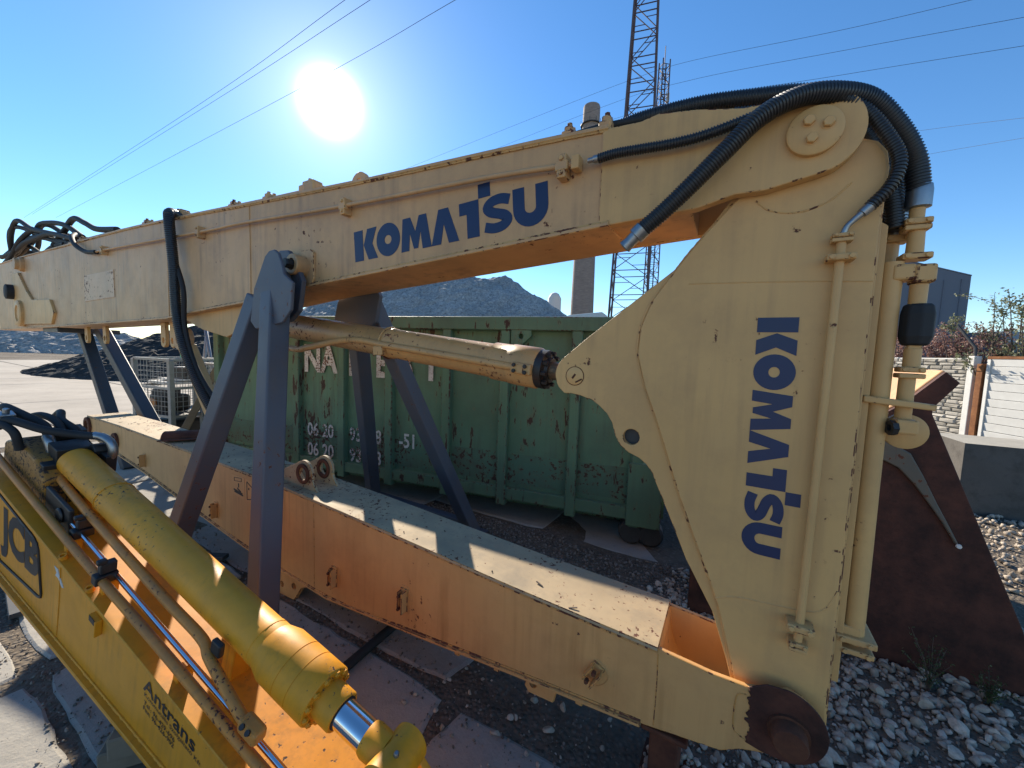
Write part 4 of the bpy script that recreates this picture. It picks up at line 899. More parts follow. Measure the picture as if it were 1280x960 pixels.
for y0 in (-0.12, 0.08): MB().prism([(1.86, -0.203), (1.93, -0.09), (1.98, -0.06), (2.05, -0.06), (2.11, -0.09), (2.30, -0.203)], y0, y0 + 0.025).build('lug_plate', 'jcb', jb, 0.004, 2)
for t in (0.285, 1.42, 1.455):
    MB().tube([(t, .0735 * math.cos(a), .0735 * math.sin(a)) for a in np.linspace(0, 6.2832, 37)], 0.0025, 6, False).build('weld_bead', 'jcb_cyl', jc)
for t in (0.10, 1.30): MB().prism([(t - .03, -0.203), (t + .03, -0.203), (t + .03, -0.06), (t - .03, -0.06)], -0.05, 0.05).build('saddle', 'jcb', jb, 0.003, 1)
# pipes along the barrel
MB().tube(spline([(-0.268, -0.051, 0.044), (-0.24, -0.043, -0.015), (-0.174, -0.049, -0.05), (-0.068, -0.065, -0.058), (0.261, -0.082, -0.050), (0.953, -0.098, -0.045), (1.218, -0.100, -0.045), (1.305, -0.115, -0.06), (1.537, -0.145, -0.072), (1.60, -0.145, -0.072)], 10), 0.0165, 16).build('oil_pipe', 'jcb_pipe', J)
MB().tube(spline([(-0.61, -0.145, -0.13), (-0.54, -0.149, -0.13), (0.445, -0.157, -0.13), (1.076, -0.157, -0.13), (1.566, -0.162, -0.13), (2.2, -0.162, -0.13)], 10), 0.0155, 16).build('oil_pipe', 'jcb_pipe', J)
MB().tube([(0.073, -0.109, -0.123), (0.725, -0.119, -0.123), (2.2, -0.139, -0.123)], 0.0095, 16).build('grease_tube', 'chrome', J)
mb = MB(); mb.box((1.60, -0.150, -0.066), (0.085, 0.045, 0.045)); o = mb.build('pipe_flange', 'jcb_pipe', J, 0.012, 3)
for t in (1.585, 1.612): b_ = MB(); b_.lathe((t, -0.168, -0.052), (0, -0.7, 0.7), [(0, .008), (.010, .008), (.010, .005)], 10, smooth=False); b_.build('bolt', 'dark', o)
for t, y in ((0.297, -0.10), (0.638, -0.140)):
    mb = MB(); mb.box((t, y, -0.078), (0.03, 0.05, 0.045)); mb.box((t, y - 0.005, -0.125), (0.04, 0.07, 0.04)); mb.box((t + .005, y - 0.02, -0.045), (0.022, 0.03, 0.018)); mb.build('pipe_clamp', 'dark', J, 0.005, 2)
for t in (0.30, 0.64, 1.2): MB().box((t, -0.13, -0.175), (0.03, 0.05, 0.06)).build('clamp_stud', 'jcb', jb, 0.003, 1)
for t in (0.345, 0.60): MB().lathe((t, -0.17, -0.199), (0, -0.3, 1), [(0, .014), (.02, .014), (.02, .008), (.01, .008)], 12).build('stub', 'jcb', jb)
mb = MB(); mb.prism([(0.695, -0.222), (0.750, -0.228), (0.750, -0.300), (0.695, -0.295)], -0.205, -0.182); mb.build('pocket', 'jcb', jb, 0.003, 2)
MB().prism([(0.701, -0.2225), (0.744, -0.2225), (0.744, -0.245), (0.701, -0.245)], -0.2058, -0.2045).build('pocket_mouth_shade', 'dark', jb)  # thin dark plate paints the shade of the pocket opening
mb = MB(); mb.box((1.312, -0.10, -0.02), (0.05, 0.02, 0.05)); mb.build('port_block', 'dark', J, 0.006, 2)
# lettering on the side
def fit_text(body, t0, t1, h0, h1, off=0.0, slope=0.0, lean=0.0, mat='black_ink'):
    me = text_mesh(body, 1.0, off); co = np.array([v.co[:] for v in me.vertices]); lo = co.min(0); hi = co.max(0)
    for v in me.vertices:
        a = (v.co.x - lo[0]) / (hi[0] - lo[0]); b = (v.co.y - lo[1]) / (hi[1] - lo[1])
        v.co = (t0 + (t1 - t0) * a + lean * b, -0.1835, h0 + (h1 - h0) * b + slope * a)
    me.materials.clear(); me.materials.append(M[mat]); o = bpy.data.objects.new('lettering', me); col.objects.link(o); o.parent = jb; return o
fit_text('JCB', -0.33, 0.145, -0.56, -0.280, 0.05, 0.065, -0.02)
fr = [(-0.40, -0.235), (0.075, -0.238), (0.112, -0.250), (0.132, -0.275), (0.185, -0.47), (0.178, -0.495), (0.150, -0.508), (-0.33, -0.60), (-0.38, -0.575), (-0.42, -0.30), (-0.40, -0.235)]
MB().tube([(x, -0.1837, z) for x, z in fr], 0.006, 6).build('lettering_frame', 'black_ink', jb)
fit_text('Antrans', 1.075, 1.405, -0.302, -0.245, 0.012)
fit_text('Kommunális Szolgáltató Kft', 1.088, 1.445, -0.328, -0.306, 0.0)
fit_text('Tel.: 96-429-696', 1.09, 1.295, -0.357, -0.338, 0.008); fit_text('Fax: 96-426-902', 1.09, 1.295, -0.382, -0.363, 0.008)
sc_ = MB(); sc_.prism([(0.300, -0.255), (0.335, -0.250), (0.350, -0.268), (0.400, -0.305), (0.385, -0.312), (0.345, -0.29), (0.315, -0.292), (0.328, -0.272)], -0.1842, -0.182); sc_.build('paint_scrape', 'white', jb)
# top-left end: casting, valve block, hoses
mb = MB(); mb.prism([(-0.62, -0.2), (-0.08, -0.2), (-0.08, -0.05), (-0.20, 0.01), (-0.44, 0.02), (-0.60, -0.06)], -0.12, 0.11); mb.build('end_casting', 'greasy', J, 0.015, 3)
mb = MB(); mb.box((-0.20, 0.0, 0.02), (0.11, 0.13, 0.09)); mb.box((-0.18, -0.08, -0.05), (0.10, 0.06, 0.10)); mb.lathe((-0.13, 0.05, 0.045), (0, 1, 0), [(0, .035), (.05, .035), (.055, .028)], 12, smooth=False); mb.box((-0.07, 0.095, 0.0), (0.07, 0.045, 0.09)); mb.box((-0.35, 0.04, 0.055), (0.09, 0.10, 0.06)); mb.lathe((-0.32, -0.03, 0.04), (0, 0, 1), [(0, .03), (.04, .03), (.045, .02)], 6, smooth=False); mb.build('valve_block', 'dark', J, 0.008, 2)
mb = MB(); mb.box((0.09, -0.115, -0.12), (0.26, 0.018, 0.13)); mb.lathe((0.14, -0.124, -0.115), (0, -1, 0), [(0, .035), (.012, .035), (.012, .024)], 14); mb.build('guard_plate', 'dark', J, 0.006, 2)
def jh(pts, r, name='hose', mat='rubber'): MB().tube(spline(pts, 10), r, 14).build(name, mat, J)
jh([(-0.58, -0.145, 0.03), (-0.49, -0.16, 0.11), (-0.40, -0.13, 0.128), (-0.29, -0.07, 0.119), (-0.21, 0.02, 0.109), (-0.15, 0.07, 0.116)], 0.019)
jh([(-0.16, 0.067, 0.116), (-0.115, 0.087, 0.119), (-0.072, 0.10, 0.105), (-0.05, 0.104, 0.065), (-0.058, 0.10, 0.015)], 0.020, 'hose_elbow', 'steel')
jh([(-0.65, 0.07, 0.03), (-0.55, 0.06, 0.095), (-0.43, 0.03, 0.10), (-0.32, 0.045, 0.09), (-0.22, 0.06, 0.045)], 0.018)
jh([(-0.64, -0.03, 0.045), (-0.52, -0.015, 0.10), (-0.39, 0.0, 0.11), (-0.28, 0.0, 0.075)], 0.017)
jh([(-0.72, -0.09, 0.07), (-0.61, -0.116, 0.123), (-0.48, -0.087, 0.123), (-0.38, -0.045, 0.10), (-0.29, -0.047, 0.06)], 0.021)
jh([(-0.31, -0.05, 0.072), (-0.276, -0.05, 0.05), (-0.247, -0.045, 0.0)], 0.0225, 'hose_fitting', 'steel')
jh([(-0.52, -0.174, 0.087), (-0.435, -0.167, 0.109), (-0.36, -0.145, 0.087), (-0.348, -0.13, 0.0)], 0.017)
mb = MB(); mb.box((-0.48, -0.145, 0.135), (0.06, 0.055, 0.022)); mb.lathe((-0.48, -0.145, 0.145), (0, 0, 1), [(0, .014), (.025, .012)], 8, smooth=False); mb.build('hose_clip', 'steel', J, 0.004, 2)
# timber packing that carries the arm
for t, nm in ((0.95, 'near its lettering'), (2.25, 'near its rod end')):
    base = jmat @ Vector((t, 0, np.interp(t, [p[0] for p in jbt], [p[1] for p in jbt]) - 0.012)); x, y, z = base; mb = MB()
    z0 = -0.01; nlay = max(1, int(round((z - z0) / 0.10))); hl = (z - z0 - 0.005) / nlay
    for k in range(nlay):
        ang = 0.43 + (0 if k % 2 else math.pi / 2); d_ = Vector((math.cos(ang), math.sin(ang), 0)); e_ = Vector((-d_.y, d_.x, 0))
        for sgn in (-1, 1): c = Vector((x, y, z0 + hl * (k + .5))) + e_ * 0.1 * sgn; mb.bar(c - d_ * 0.2, c + d_ * 0.2, 0.1, hl * 0.98)
    o = mb.build('timber_packing', 'wood', None, 0.006, 1); tag(o, 'stacked timber packing under the yellow digger arm, ' + nm, 'timber')

# ================================================================ green container
CX = Vector((0.945, -0.329, 0)).normalized(); CN = Vector((0.329, 0.945, 0)).normalized()
cmat = Matrix((CX, CN, Vector((0, 0, 1)))).transposed().to_4x4(); cmat.translation = CN * 3.549
K = empty('skip_container', 'scratched green steel roll-off container with white stencilled numbers behind the booms', 'container', mat=cmat)
x0, x1, zb, zt, wd = -5.42, 0.19, 0.247, 2.045, 2.3
ribs = [-5.38, -4.68, -4.00, -3.315, -2.66, -1.95, -1.31, -0.61, -0.03]
for i in range(len(ribs) - 1):
    a, b = ribs[i] + 0.05, ribs[i + 1] - 0.05
    # slightly dented sheet
    n1, n2 = 7, 14; vs = []; sd = i * 3.1
    for r in range(n2 + 1):
        for c in range(n1 + 1):
            u_, v_ = c / n1, r / n2; d_ = noise.noise(Vector((u_ * 2 + sd, v_ * 4, 0))) * 0.018 * math.sin(math.pi * u_) * math.sin(math.pi * v_)
            vs.append((a - 0.03 + (b - a + 0.06) * u_, 0.035 + d_, zb + (zt - 0.1 - zb) * v_))
    fs = [(r * (n1 + 1) + c, r * (n1 + 1) + c + 1, (r + 1) * (n1 + 1) + c + 1, (r + 1) * (n1 + 1) + c) for r in range(n2) for c in range(n1)]
    mb = MB(); mb.add(vs, fs, 0, True); mb.build('side_panel', 'green', K)
for x in ribs:
    MB().prism([(x - 0.05, zb - 0.07), (x + 0.05, zb - 0.07), (x + 0.05, zt - 0.12), (x - 0.05, zt - 0.12)], -0.035, 0.06).build('rib', 'green', K, 0.012, 2, edge='green_edge')
MB().box(((x0 + x1) / 2, 0.03, zt - 0.065), (x1 - x0 + 0.06, 0.15, 0.13)).build('top_rail', 'green', K, 0.010, 2, edge='green_edge')
MB().box(((x0 + x1) / 2, 0.03, zb + 0.05), (x1 - x0, 0.10, 0.12)).build('bottom_rail', 'green', K, 0.008, 2, edge='green_edge')
MB().box(((x0 + x1) / 2, 0.045, zb + 0.30), (x1 - x0, 0.03, 0.30)).build('lower_sheet', 'green_edge', K)
MB().box(((x0 + x1) / 2, wd, (zb + zt) / 2), (x1 - x0, 0.06, zt - zb)).build('far_side', 'green', K)
for x in (x0, x1): MB().box((x, wd / 2 + 0.03, (zb + zt) / 2), (0.06, wd - 0.12, zt - zb - 0.01)).build('end_wall', 'green', K)
MB().box(((x0 + x1) / 2, wd / 2 + .03, zb + 0.02), (x1 - x0 - 0.1, wd - 0.15, 0.05)).build('floor_plate', 'green', K)
for y in (0.55, 1.75): MB().box(((x0 + x1) / 2, y, 0.11), (x1 - x0 - 0.3, 0.10, 0.22)).build('skid', 'green_edge', K, 0.005, 1)
MB().prism([(-0.10, 0.20), (0.19, 0.20), (0.19, 0.77), (-0.10, 0.77)], -0.06, 0.03).build('corner_pocket', 'green', K, 0.008, 2, edge='green_edge')
for x in (-0.05, 0.12, -5.4):
    mb = MB(); mb.lathe((x, 0.02, 0.105), (0, 1, 0), [(0, .09), (.02, .11), (.14, .11), (.16, .09)], 20); mb.build('roller', 'darksteel', K)
for x in (-1.25, -3.95): MB().prism([(x, 1.93), (x + 0.20, 1.93), (x + 0.20, 1.86), (x + 0.09, 1.76), (x, 1.76)], -0.04, 0.0, [circ(x + 0.10, 1.86, 0.025, 12)]).build('hook_plate', 'green', K, 0.004, 1)
# stencilled writing
def kt(body, x, z, size, off=0.02, sx=1.0, y=-0.002):
    return text('lettering', body, (x, y, z), (1, 0, 0), (0, 0, 1), size, 'white_ink', K, off, 0, 1.0, sx, 0.0)
yy = 0.018
for ch, x in (('N', -3.92), ('A', -3.65), ('N', -3.25), ('E', -2.87), ('B', -2.58), ('I', -2.20)):
    kt(ch, x, 1.385 if x > -3.4 else 1.40, 0.44, 0.035, 0.78, yy)
for body, x, z in (('06', -3.87, 0.615), ('20', -3.64, 0.615), ('06', -3.87, 0.37), ('20', -3.64, 0.37), ('93', -3.23, 0.615), ('8', -2.87, 0.615), ('93', -3.23, 0.37), ('8', -2.87, 0.37), ('-51', -2.55, 0.615)):
    kt(body, x, z, 0.22, 0.02, 0.80, yy)

# ================================================================ rubble bank objects on the right
# big rusty bucket: cheek, curved back and lips
bd = Vector((0.8711, -0.4911, 0)); bn = Vector((0.4911, 0.8711, 0)); bmx = Matrix((bd, bn, Vector((0, 0, 1)))).transposed().to_4x4(); bmx.translation = (2.0787, 2.0376, 0)
BK = empty('steel_bucket', 'tall dark red brown rusty bucket with a pointed corner, standing on the rubble at right', 'bucket', mat=bmx)
cheek = [(-0.95, -0.05), (0.70, 0.02), (0.60, 0.16), (0.526, 0.432), (0.119, 1.459), (0.118, 1.49), (0.205, 1.627), (0.149, 1.682), (0.0, 1.50), (-0.12, 1.40), (-0.95, 1.15)]
ck = MB().prism(cheek, 0.0, 0.035).build('cheek_plate', 'rust_red', BK, 0.005, 2)
MB().prism([(-0.12, 1.41), (0.0, 1.51), (0.149, 1.690), (0.16, 1.68), (0.01, 1.495), (-0.11, 1.395)], 0.036, 1.1).build('back_plate', 'cream_old', BK, 0.004, 1)  # cream colour paints sunlight onto this plate of the rusty bucket
MB().prism([(0.205, 1.627), (0.12, 1.49), (0.12, 1.45), (0.526, 0.432), (0.70, 0.0), (0.66, 0.0), (0.50, 0.40), (0.09, 1.45), (0.09, 1.50), (0.17, 1.63)], 0.036, 1.1).build('back_plate', 'rust_red', BK, 0.004, 1)
lip = [(-0.40, 1.335), (-0.05, 1.305), (0.05, 1.245), (0.11, 1.13), (0.17, 1.00), (0.225, 0.89), (0.268, 0.80), (0.25, 0.81), (0.20, 0.90), (0.145, 0.985), (0.08, 1.08), (0.01, 1.16), (-0.07, 1.20), (-0.40, 1.22)]
MB().prism(lip, -0.022, 0.0).build('skylit_lip_strip', paint('skylit_lip_grey', (0.10, 0.095, 0.08), chip=0.66, dirt=0.6), BK, 0.006, 2)  # grey of this lip paints in the sky light it catches
MB().lathe((0.264, -0.022, 0.80), (0, -1, 0), [(0, .012), (.008, .010)], 10).build('bolt', 'offwhite', BK)
# concrete block
bb = Vector((0.90, -0.436, 0)).normalized(); bk = MB(); n1, n2 = 22, 12
def blk(name, mat, L, T_, Hh, org, parent=None):
    mb = MB(); nxx, nzz = 26, 14
    def disp(p, a): q = Vector(p) * 9; return a * (noise.noise(q) + 0.5 * noise.noise(q * 2.3))
    V = []; F = []
    for r in range(nzz + 1):
        for c in range(nxx + 1):
            x, z = L * c / nxx, Hh * r / nzz; V.append((x, disp((x, 0, z), 0.012), z))
    F += [(r * (nxx + 1) + c, r * (nxx + 1) + c + 1, (r + 1) * (nxx + 1) + c + 1, (r + 1) * (nxx + 1) + c) for r in range(nzz) for c in range(nxx)]
    mb.add(V, F, 0, True)
    mb.add([(0, 0, 0), (0, T_, 0), (0, T_, Hh), (0, 0, Hh)], [(0, 3, 2, 1)]); mb.add([(L, 0, 0), (L, T_, 0), (L, T_, Hh), (L, 0, Hh)], [(0, 1, 2, 3)])
    mb.add([(0, T_, 0), (L, T_, 0), (L, T_, Hh), (0, T_, Hh)], [(0, 3, 2, 1)])
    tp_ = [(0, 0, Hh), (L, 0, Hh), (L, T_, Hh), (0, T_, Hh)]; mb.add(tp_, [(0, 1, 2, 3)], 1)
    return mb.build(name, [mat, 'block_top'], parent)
B1 = blk('concrete_block', 'block', 1.8, 0.75, 0.82, None); B1.matrix_world = Matrix((bb, Vector((0.436, 0.90, 0)), Vector((0, 0, 1)))).transposed().to_4x4(); B1.location = (4.98, 4.16, 0.07)
tag(B1, 'rough grey concrete block with a sunlit top, on the rubble before the white gate', 'concrete block')
# weed
def leaves(mb, pts, size, n, jitter, mi=0):
    for p in pts:
        for _ in range(n):
            c = Vector(p) + Vector((random.gauss(0, jitter), random.gauss(0, jitter), random.gauss(0, jitter)))
            a = Vector((random.gauss(0, 1), random.gauss(0, 1), random.gauss(0, 1))).normalized(); b = a.orthogonal().normalized() * 0.45; s_ = size * random.uniform(0.6, 1.3)
            b = (Matrix.Rotation(random.uniform(0, 6.28), 3, a) @ b)
            mb.add([c - a * s_, c + b * s_, c + a * s_, c - b * s_], [(0, 1, 2, 3)], mi)
def weed(name, x, y, h_, label):
    e = empty(name, label, 'weed', loc=(x, y, gh(x, y)))
    st_ = MB(); lf = MB()
    for k in range(13):
        a = random.uniform(0, 6.28); l = h_ * random.uniform(0.5, 1.1); sp_ = random.uniform(0.1, 0.5) * h_
        ps = spline([(0, 0, 0), (math.cos(a) * sp_ * 0.3, math.sin(a) * sp_ * 0.3, l * 0.5), (math.cos(a) * sp_, math.sin(a) * sp_, l)], 6)
        st_.tube(ps, [0.0022 - 0.0014 * i / len(ps) for i in range(len(ps))], 5); leaves(lf, ps[3:], 0.007, 3, 0.008)
    st_.build('stem', 'twig', e); lf.build('foliage', 'leaf_weed', e)
weed('weed_plant', 2.16, 1.82, 0.26, 'small green weed growing in the rubble at the foot of the rusty bucket')
weed('weed_plant', 2.36, 1.74, 0.16, 'thin reddish weed at the right, in the rubble before the rusty bucket')

# ================================================================ wall, gate and bushes at right
wdv = Vector((-0.0501, -0.9987, 0)); wn = Vector((0.9987, -0.0501, 0)); wmx = Matrix((wdv, wn, Vector((0, 0, 1)))).transposed().to_4x4(); wmx.translation = (10.68, 9.946, 0)
WL = empty('stone_wall', 'pale wall of stacked stone panels behind the rusty bucket', 'wall', mat=wmx)
MB().box((-2.1, 0.10, 1.0), (6.2, 0.10, 1.90)).build('backing', 'offwhite', WL)
z = 0.08; r = 0; smesh = {}
while z < 1.92:
    hh_ = random.choice((0.075, 0.095, 0.12)); x = -4.2 + random.uniform(0, 0.2)
    while x < 0.88:
        L = random.uniform(0.16, 0.42); L = min(L, 0.93 - x)
        if x > -3.2 and L > 0.05:
            k_ = random.randrange(5)
            key = (k_, hh_)
            if key not in smesh:
                mb = MB(); vs = []
                rr = random.Random(k_ * 7 + int(hh_ * 1000))
                fr_ = [(-.5, -.5), (.5, -.5), (.5, .5), (-.5, .5)]
                out_ = [(a * 1.0, 0.03, b) for a, b in fr_]; mid_ = [(a * .97, -.01 - rr.uniform(0, .02), b * .9) for a, b in fr_]; inn = [(a * .8 + rr.uniform(-.05, .05), -.03 - rr.uniform(0, .025), b * .6 + rr.uniform(-.1, .1)) for a, b in fr_]
                mb.add(out_ + mid_ + inn, [(0, 1, 5, 4), (1, 2, 6, 5), (2, 3, 7, 6), (3, 0, 4, 7), (4, 5, 9, 8), (5, 6, 10, 9), (6, 7, 11, 10), (7, 4, 8, 11), (8, 9, 10, 11)])
                t_ = mb.build('stone', 'wallstone', None); smesh[key] = t_.data; bpy.data.objects.remove(t_)
            o = bpy.data.objects.new('stone', smesh[key]); col.objects.link(o); o.parent = WL; o.location = (x + L / 2, 0.03, z + hh_ / 2); o.scale = (L * 0.96, 1, hh_ * 0.9)
        x += L
    z += hh_
MB().box((0.99, 0.06, 1.0), (0.13, 0.16, 2.0)).build('post', 'offwhite', WL, 0.01, 2)
MB().tube([(0.99, 0.06, 1.98), (0.97, 0.06, 2.20), (0.60, 0.0, 2.72)], 0.028, 8).build('barbed_wire_arm', 'darksteel', WL)
GT = empty('slatted_gate', 'white gate of horizontal slats with a red top rail, right of the stone wall', 'gate', mat=wmx)
MB().box((1.20, 0.02, 0.95), (0.12, 0.12, 1.75)).build('post', 'rust_bright', GT, 0.006, 2)
MB().box((1.34, 0.02, 1.0), (0.07, 0.08, 1.85)).build('frame_post', 'offwhite', GT, 0.004, 1)
MB().box((2.6, 0.02, 1.965), (2.6, 0.07, 0.06)).build('top_rail', 'rust_bright', GT, 0.004, 1)
k = 0; z = 0.16
while z < 1.90:
    MB().box((2.64, 0.01, z + 0.085), (2.52, 0.012, 0.172), Matrix.Rotation(R_(7), 3, 'X')).build('slat', 'white', GT, 0.003, 1)
    z += 0.18; k += 1
def bush(name, label, org, size, n_br, leaf, mat, lsize, arch=0.5, group=None, nleaf=5):
    e = empty(name, label, 'bush', group, loc=org); st_ = MB(); lf = MB()
    for k in range(n_br):
        bx, by = random.uniform(-1, 1) * size[0], random.uniform(-1, 1) * size[1]; l = size[2] * random.uniform(0.55, 1.1); a = random.uniform(0, 6.28); lean = random.uniform(0.1, arch)
        p0 = Vector((bx, by, 0)); p3 = p0 + Vector((math.cos(a) * lean, math.sin(a) * lean, l)); p1 = p0.lerp(p3, .4) + Vector((0, 0, l * 0.12)); p2 = p0.lerp(p3, .75) + Vector((0, 0, l * .10))
        ps = spline([p0, p1, p2, p3], 7); st_.tube(ps, [0.018 * (1 - 0.85 * i / len(ps)) for i in range(len(ps))], 5)
        for q in range(3):
            i = random.randrange(6, len(ps) - 2); d_ = Vector((random.gauss(0, .25), random.gauss(0, .25), random.uniform(0, .35)))
            pq = [ps[i], ps[i] + d_ * .5 + Vector((0, 0, .04)), ps[i] + d_]; st_.tube(pq, [.007, .005, .003], 4); leaves(lf, spline(pq, 5), lsize, leaf, 0.04)
        leaves(lf, ps[6:], lsize, leaf, 0.05)
    st_.build('twigs', 'twig', e); lf.build('foliage', mat, e)
bush('russet_bush', 'russet leaved bush behind the stone wall, left of the arching shrub', (11.9, 10.9, 0.1), (0.9, 2.0, 2.6), 120, 5, 'leaf_red', 0.034, 0.5)
bush('arching_shrub', 'loose shrub with long arching pale leaved sprays above the wall and gate', (11.7, 9.2, 0.1), (0.4, 0.7, 3.2), 22, 5, 'leaf_green', 0.036, 1.4)
bush('low_shrub', 'low green shrub above the white gate at the right edge', (11.8, 8.1, 0.1), (0.5, 0.9, 2.5), 40, 5, 'leaf_green', 0.034, 0.5)
# barn
BR = empty('barn', 'plain grey gabled barn wall rising behind the bushes', 'building', loc=(0, 0, 0))
gab = [(0, 0), (0, 8.9), (-9, 12.2), (-18, 8.9), (-18, 0)]
m1 = Vector((0.9, -0.43, 0)).normalized(); m2 = Vector((0.43, 0.9, 0)).normalized(); brm = Matrix((m1, m2, Vector((0, 0, 1)))).transposed().to_4x4(); brm.translation = (35.4, 30.6, 0); BR.matrix_world = brm
MB().prism(gab, 0, 24).build('wall', 'barn', BR)
for s1_, s2_ in (((0.02, 8.91), (-9, 12.21)), ((-9, 12.21), (-18.02, 8.91))): MB().prism([s1_, s2_, (s2_[0], s2_[1] + 0.08), (s1_[0], s1_[1] + 0.08)], -0.02, 24.2).build('roof', 'barn', BR)
for k in range(18): MB().box((-k - 0.5, -0.02, 4.4), (0.05, 0.05, 8.6)).build('cladding_seam', 'barn', BR)
sh = MB().box((0, 0, 2.6), (16, 6, 5.2)).build('low_shed', plain('blue_grey_sheet', (0.20, 0.25, 0.30), 0.6), None, 0.05, 1); sh.location = (52, 38, 0); tag(sh, 'long low blue grey shed behind the shrub at the right edge', 'building')

# ================================================================ piles
def pile(name, label, cx, cy, rx, ry, h_, mat, rough, seed, peaks=((0, 0, 1, 1),), n=90):
    V = []; F = []
    for j in range(n + 1):
        for i in range(n + 1):
            u_, v_ = i / n * 2 - 1, j / n * 2 - 1; hz = 0
            for px, py, pw, ph in peaks:
                d_ = math.hypot((u_ - px) / pw, (v_ - py) / pw); hz = max(hz, ph * max(0, 1.06 - math.sqrt(d_ * d_ + 0.0125)))
            q = Vector((u_ * rx * 0.9 + seed, v_ * ry * 0.9, seed)); nz = noise.noise(q * 0.35) * 0.10 + noise.noise(q) * 0.05
            zz = h_ * hz * (1 + nz) + (rough * (random.random() - 0.5) + rough * noise.noise(q * 2.5) if hz > 0.01 else -0.1)
            V.append((u_ * rx, v_ * ry, zz - 0.05))
    F = [(j * (n + 1) + i, j * (n + 1) + i + 1, (j + 1) * (n + 1) + i + 1, (j + 1) * (n + 1) + i) for j in range(n) for i in range(n)]
    mb = MB(); mb.v = V; mb.f = F; mb.mi = [0] * len(F); mb.sm = [False] * len(F)
    o = mb.build(name, mat); o.location = (cx, cy, 0); tag(o, label, 'gravel pile'); return o
pile('stone_pile', 'large grey heap of crushed stone rising behind the green container', -3.5, 30, 16, 11, 8.0, 'pile', 0.16, 3.3, ((0.12, 0, .72, 1.02), (-0.05, 0, .78, 1.0), (-0.22, 0, .80, .99), (-0.5, .05, .7, .92)), 130)
pile('slag_pile', 'dark low heap of slag on the concrete yard behind the wire cages', -16.5, 21.0, 9.5, 6, 3.0, 'pile_dark', 0.10, 8.1, ((0.1, 0, .9, 1.0), (0.5, 0.2, .6, .9)), 100)
pile('stone_pile', 'pale heap of stone far off at the left edge of the yard', -52, 46, 14, 9, 3.4, 'pile_pale', 0.3, 5.2, ((0, 0, .9, 1.0), (-.4, 0, .6, .9)), 60)

# ================================================================ chimney, masts, wires, far plant
CH = empty('brick_chimney', 'tall round brick chimney far behind the boom', 'chimney', loc=(16.9, 98, 0))
ch = MB(); ch.lathe((0, 0, 0), (0, 0, 1), [(0, 3.3), (12, 2.85), (30, 2.55), (58.5, 2.02), (61.2, 2.0), (61.5, 1.9)], 32); ch.build('shaft', 'chimney', CH)
MB().lathe((0, 0, 57), (0, 0, 1), [(0, 2.1), (0, 2.5), (.15, 2.5), (.15, 2.1)], 24).build('platform', 'darksteel', CH)
for a in range(10): MB().tube([(2.45 * math.cos(a * .628), 2.45 * math.sin(a * .628), 57), (2.45 * math.cos(a * .628), 2.45 * math.sin(a * .628), 58.1)], 0.05, 5).build('railing_post', 'darksteel', CH)
def mast(name, label, x, y, z1, side0, taper, rot, rleg, step, mat):
    e = empty(name, label, 'lattice mast', loc=(x, y, 0)); e.rotation_euler = (0, 0, rot)
    def cn(k, z): a = (side0 - taper * z) / 2; return Vector(((-a, -a), (a, -a), (a, a), (-a, a))[k] + (z,))
    for k in range(4): MB().bar(cn(k, 0), cn(k, z1), rleg * 2, rleg * 2).build('leg', mat, e)
    br = MB(); z = 0; i = 0
    while z + step < z1:
        for k in range(4):
            a0, b0 = cn(k, z), cn((k + 1) % 4, z); a1, b1 = cn(k, z + step), cn((k + 1) % 4, z + step)
            br.bar(a1, b1, rleg, rleg)
            br.bar(a0, b1, rleg * .9, rleg * .9) if (i + k) % 2 == 0 else br.bar(b0, a1, rleg * .9, rleg * .9)
            mid = (a1 + b0) / 2 if (i + k) % 2 else (a0 + b1) / 2
            br.bar((a0 + a1) / 2, mid, rleg * .7, rleg * .7)
        z += step; i += 1
    o = br.build('bracing', mat, e); o['kind'] = 'stuff'; return e
mast('lattice_tower', 'wide red brown lattice tower behind the boom, cut off by the top edge', 17.5, 60, 78, 5.8, 0.0495, R_(-18), 0.11, 3.6, 'lattice')
sm_ = mast('lattice_tower', 'slender lattice mast close behind the wide lattice tower', 29.3, 85.0, 63, 2.3, 0.012, R_(10), 0.10, 2.0, 'lattice')
mb = MB()
for a, z in ((0, 56), (2, 53), (4, 50), (1, 47)): mb.box((1.2 * math.cos(a), 1.2 * math.sin(a), z), (0.5, 0.4, 1.8))
mb.build('antenna', 'offwhite', sm_); MB().bar((0, 0, 62), (0, 0, 66), 0.12, 0.12).build('tip', 'lattice', sm_)
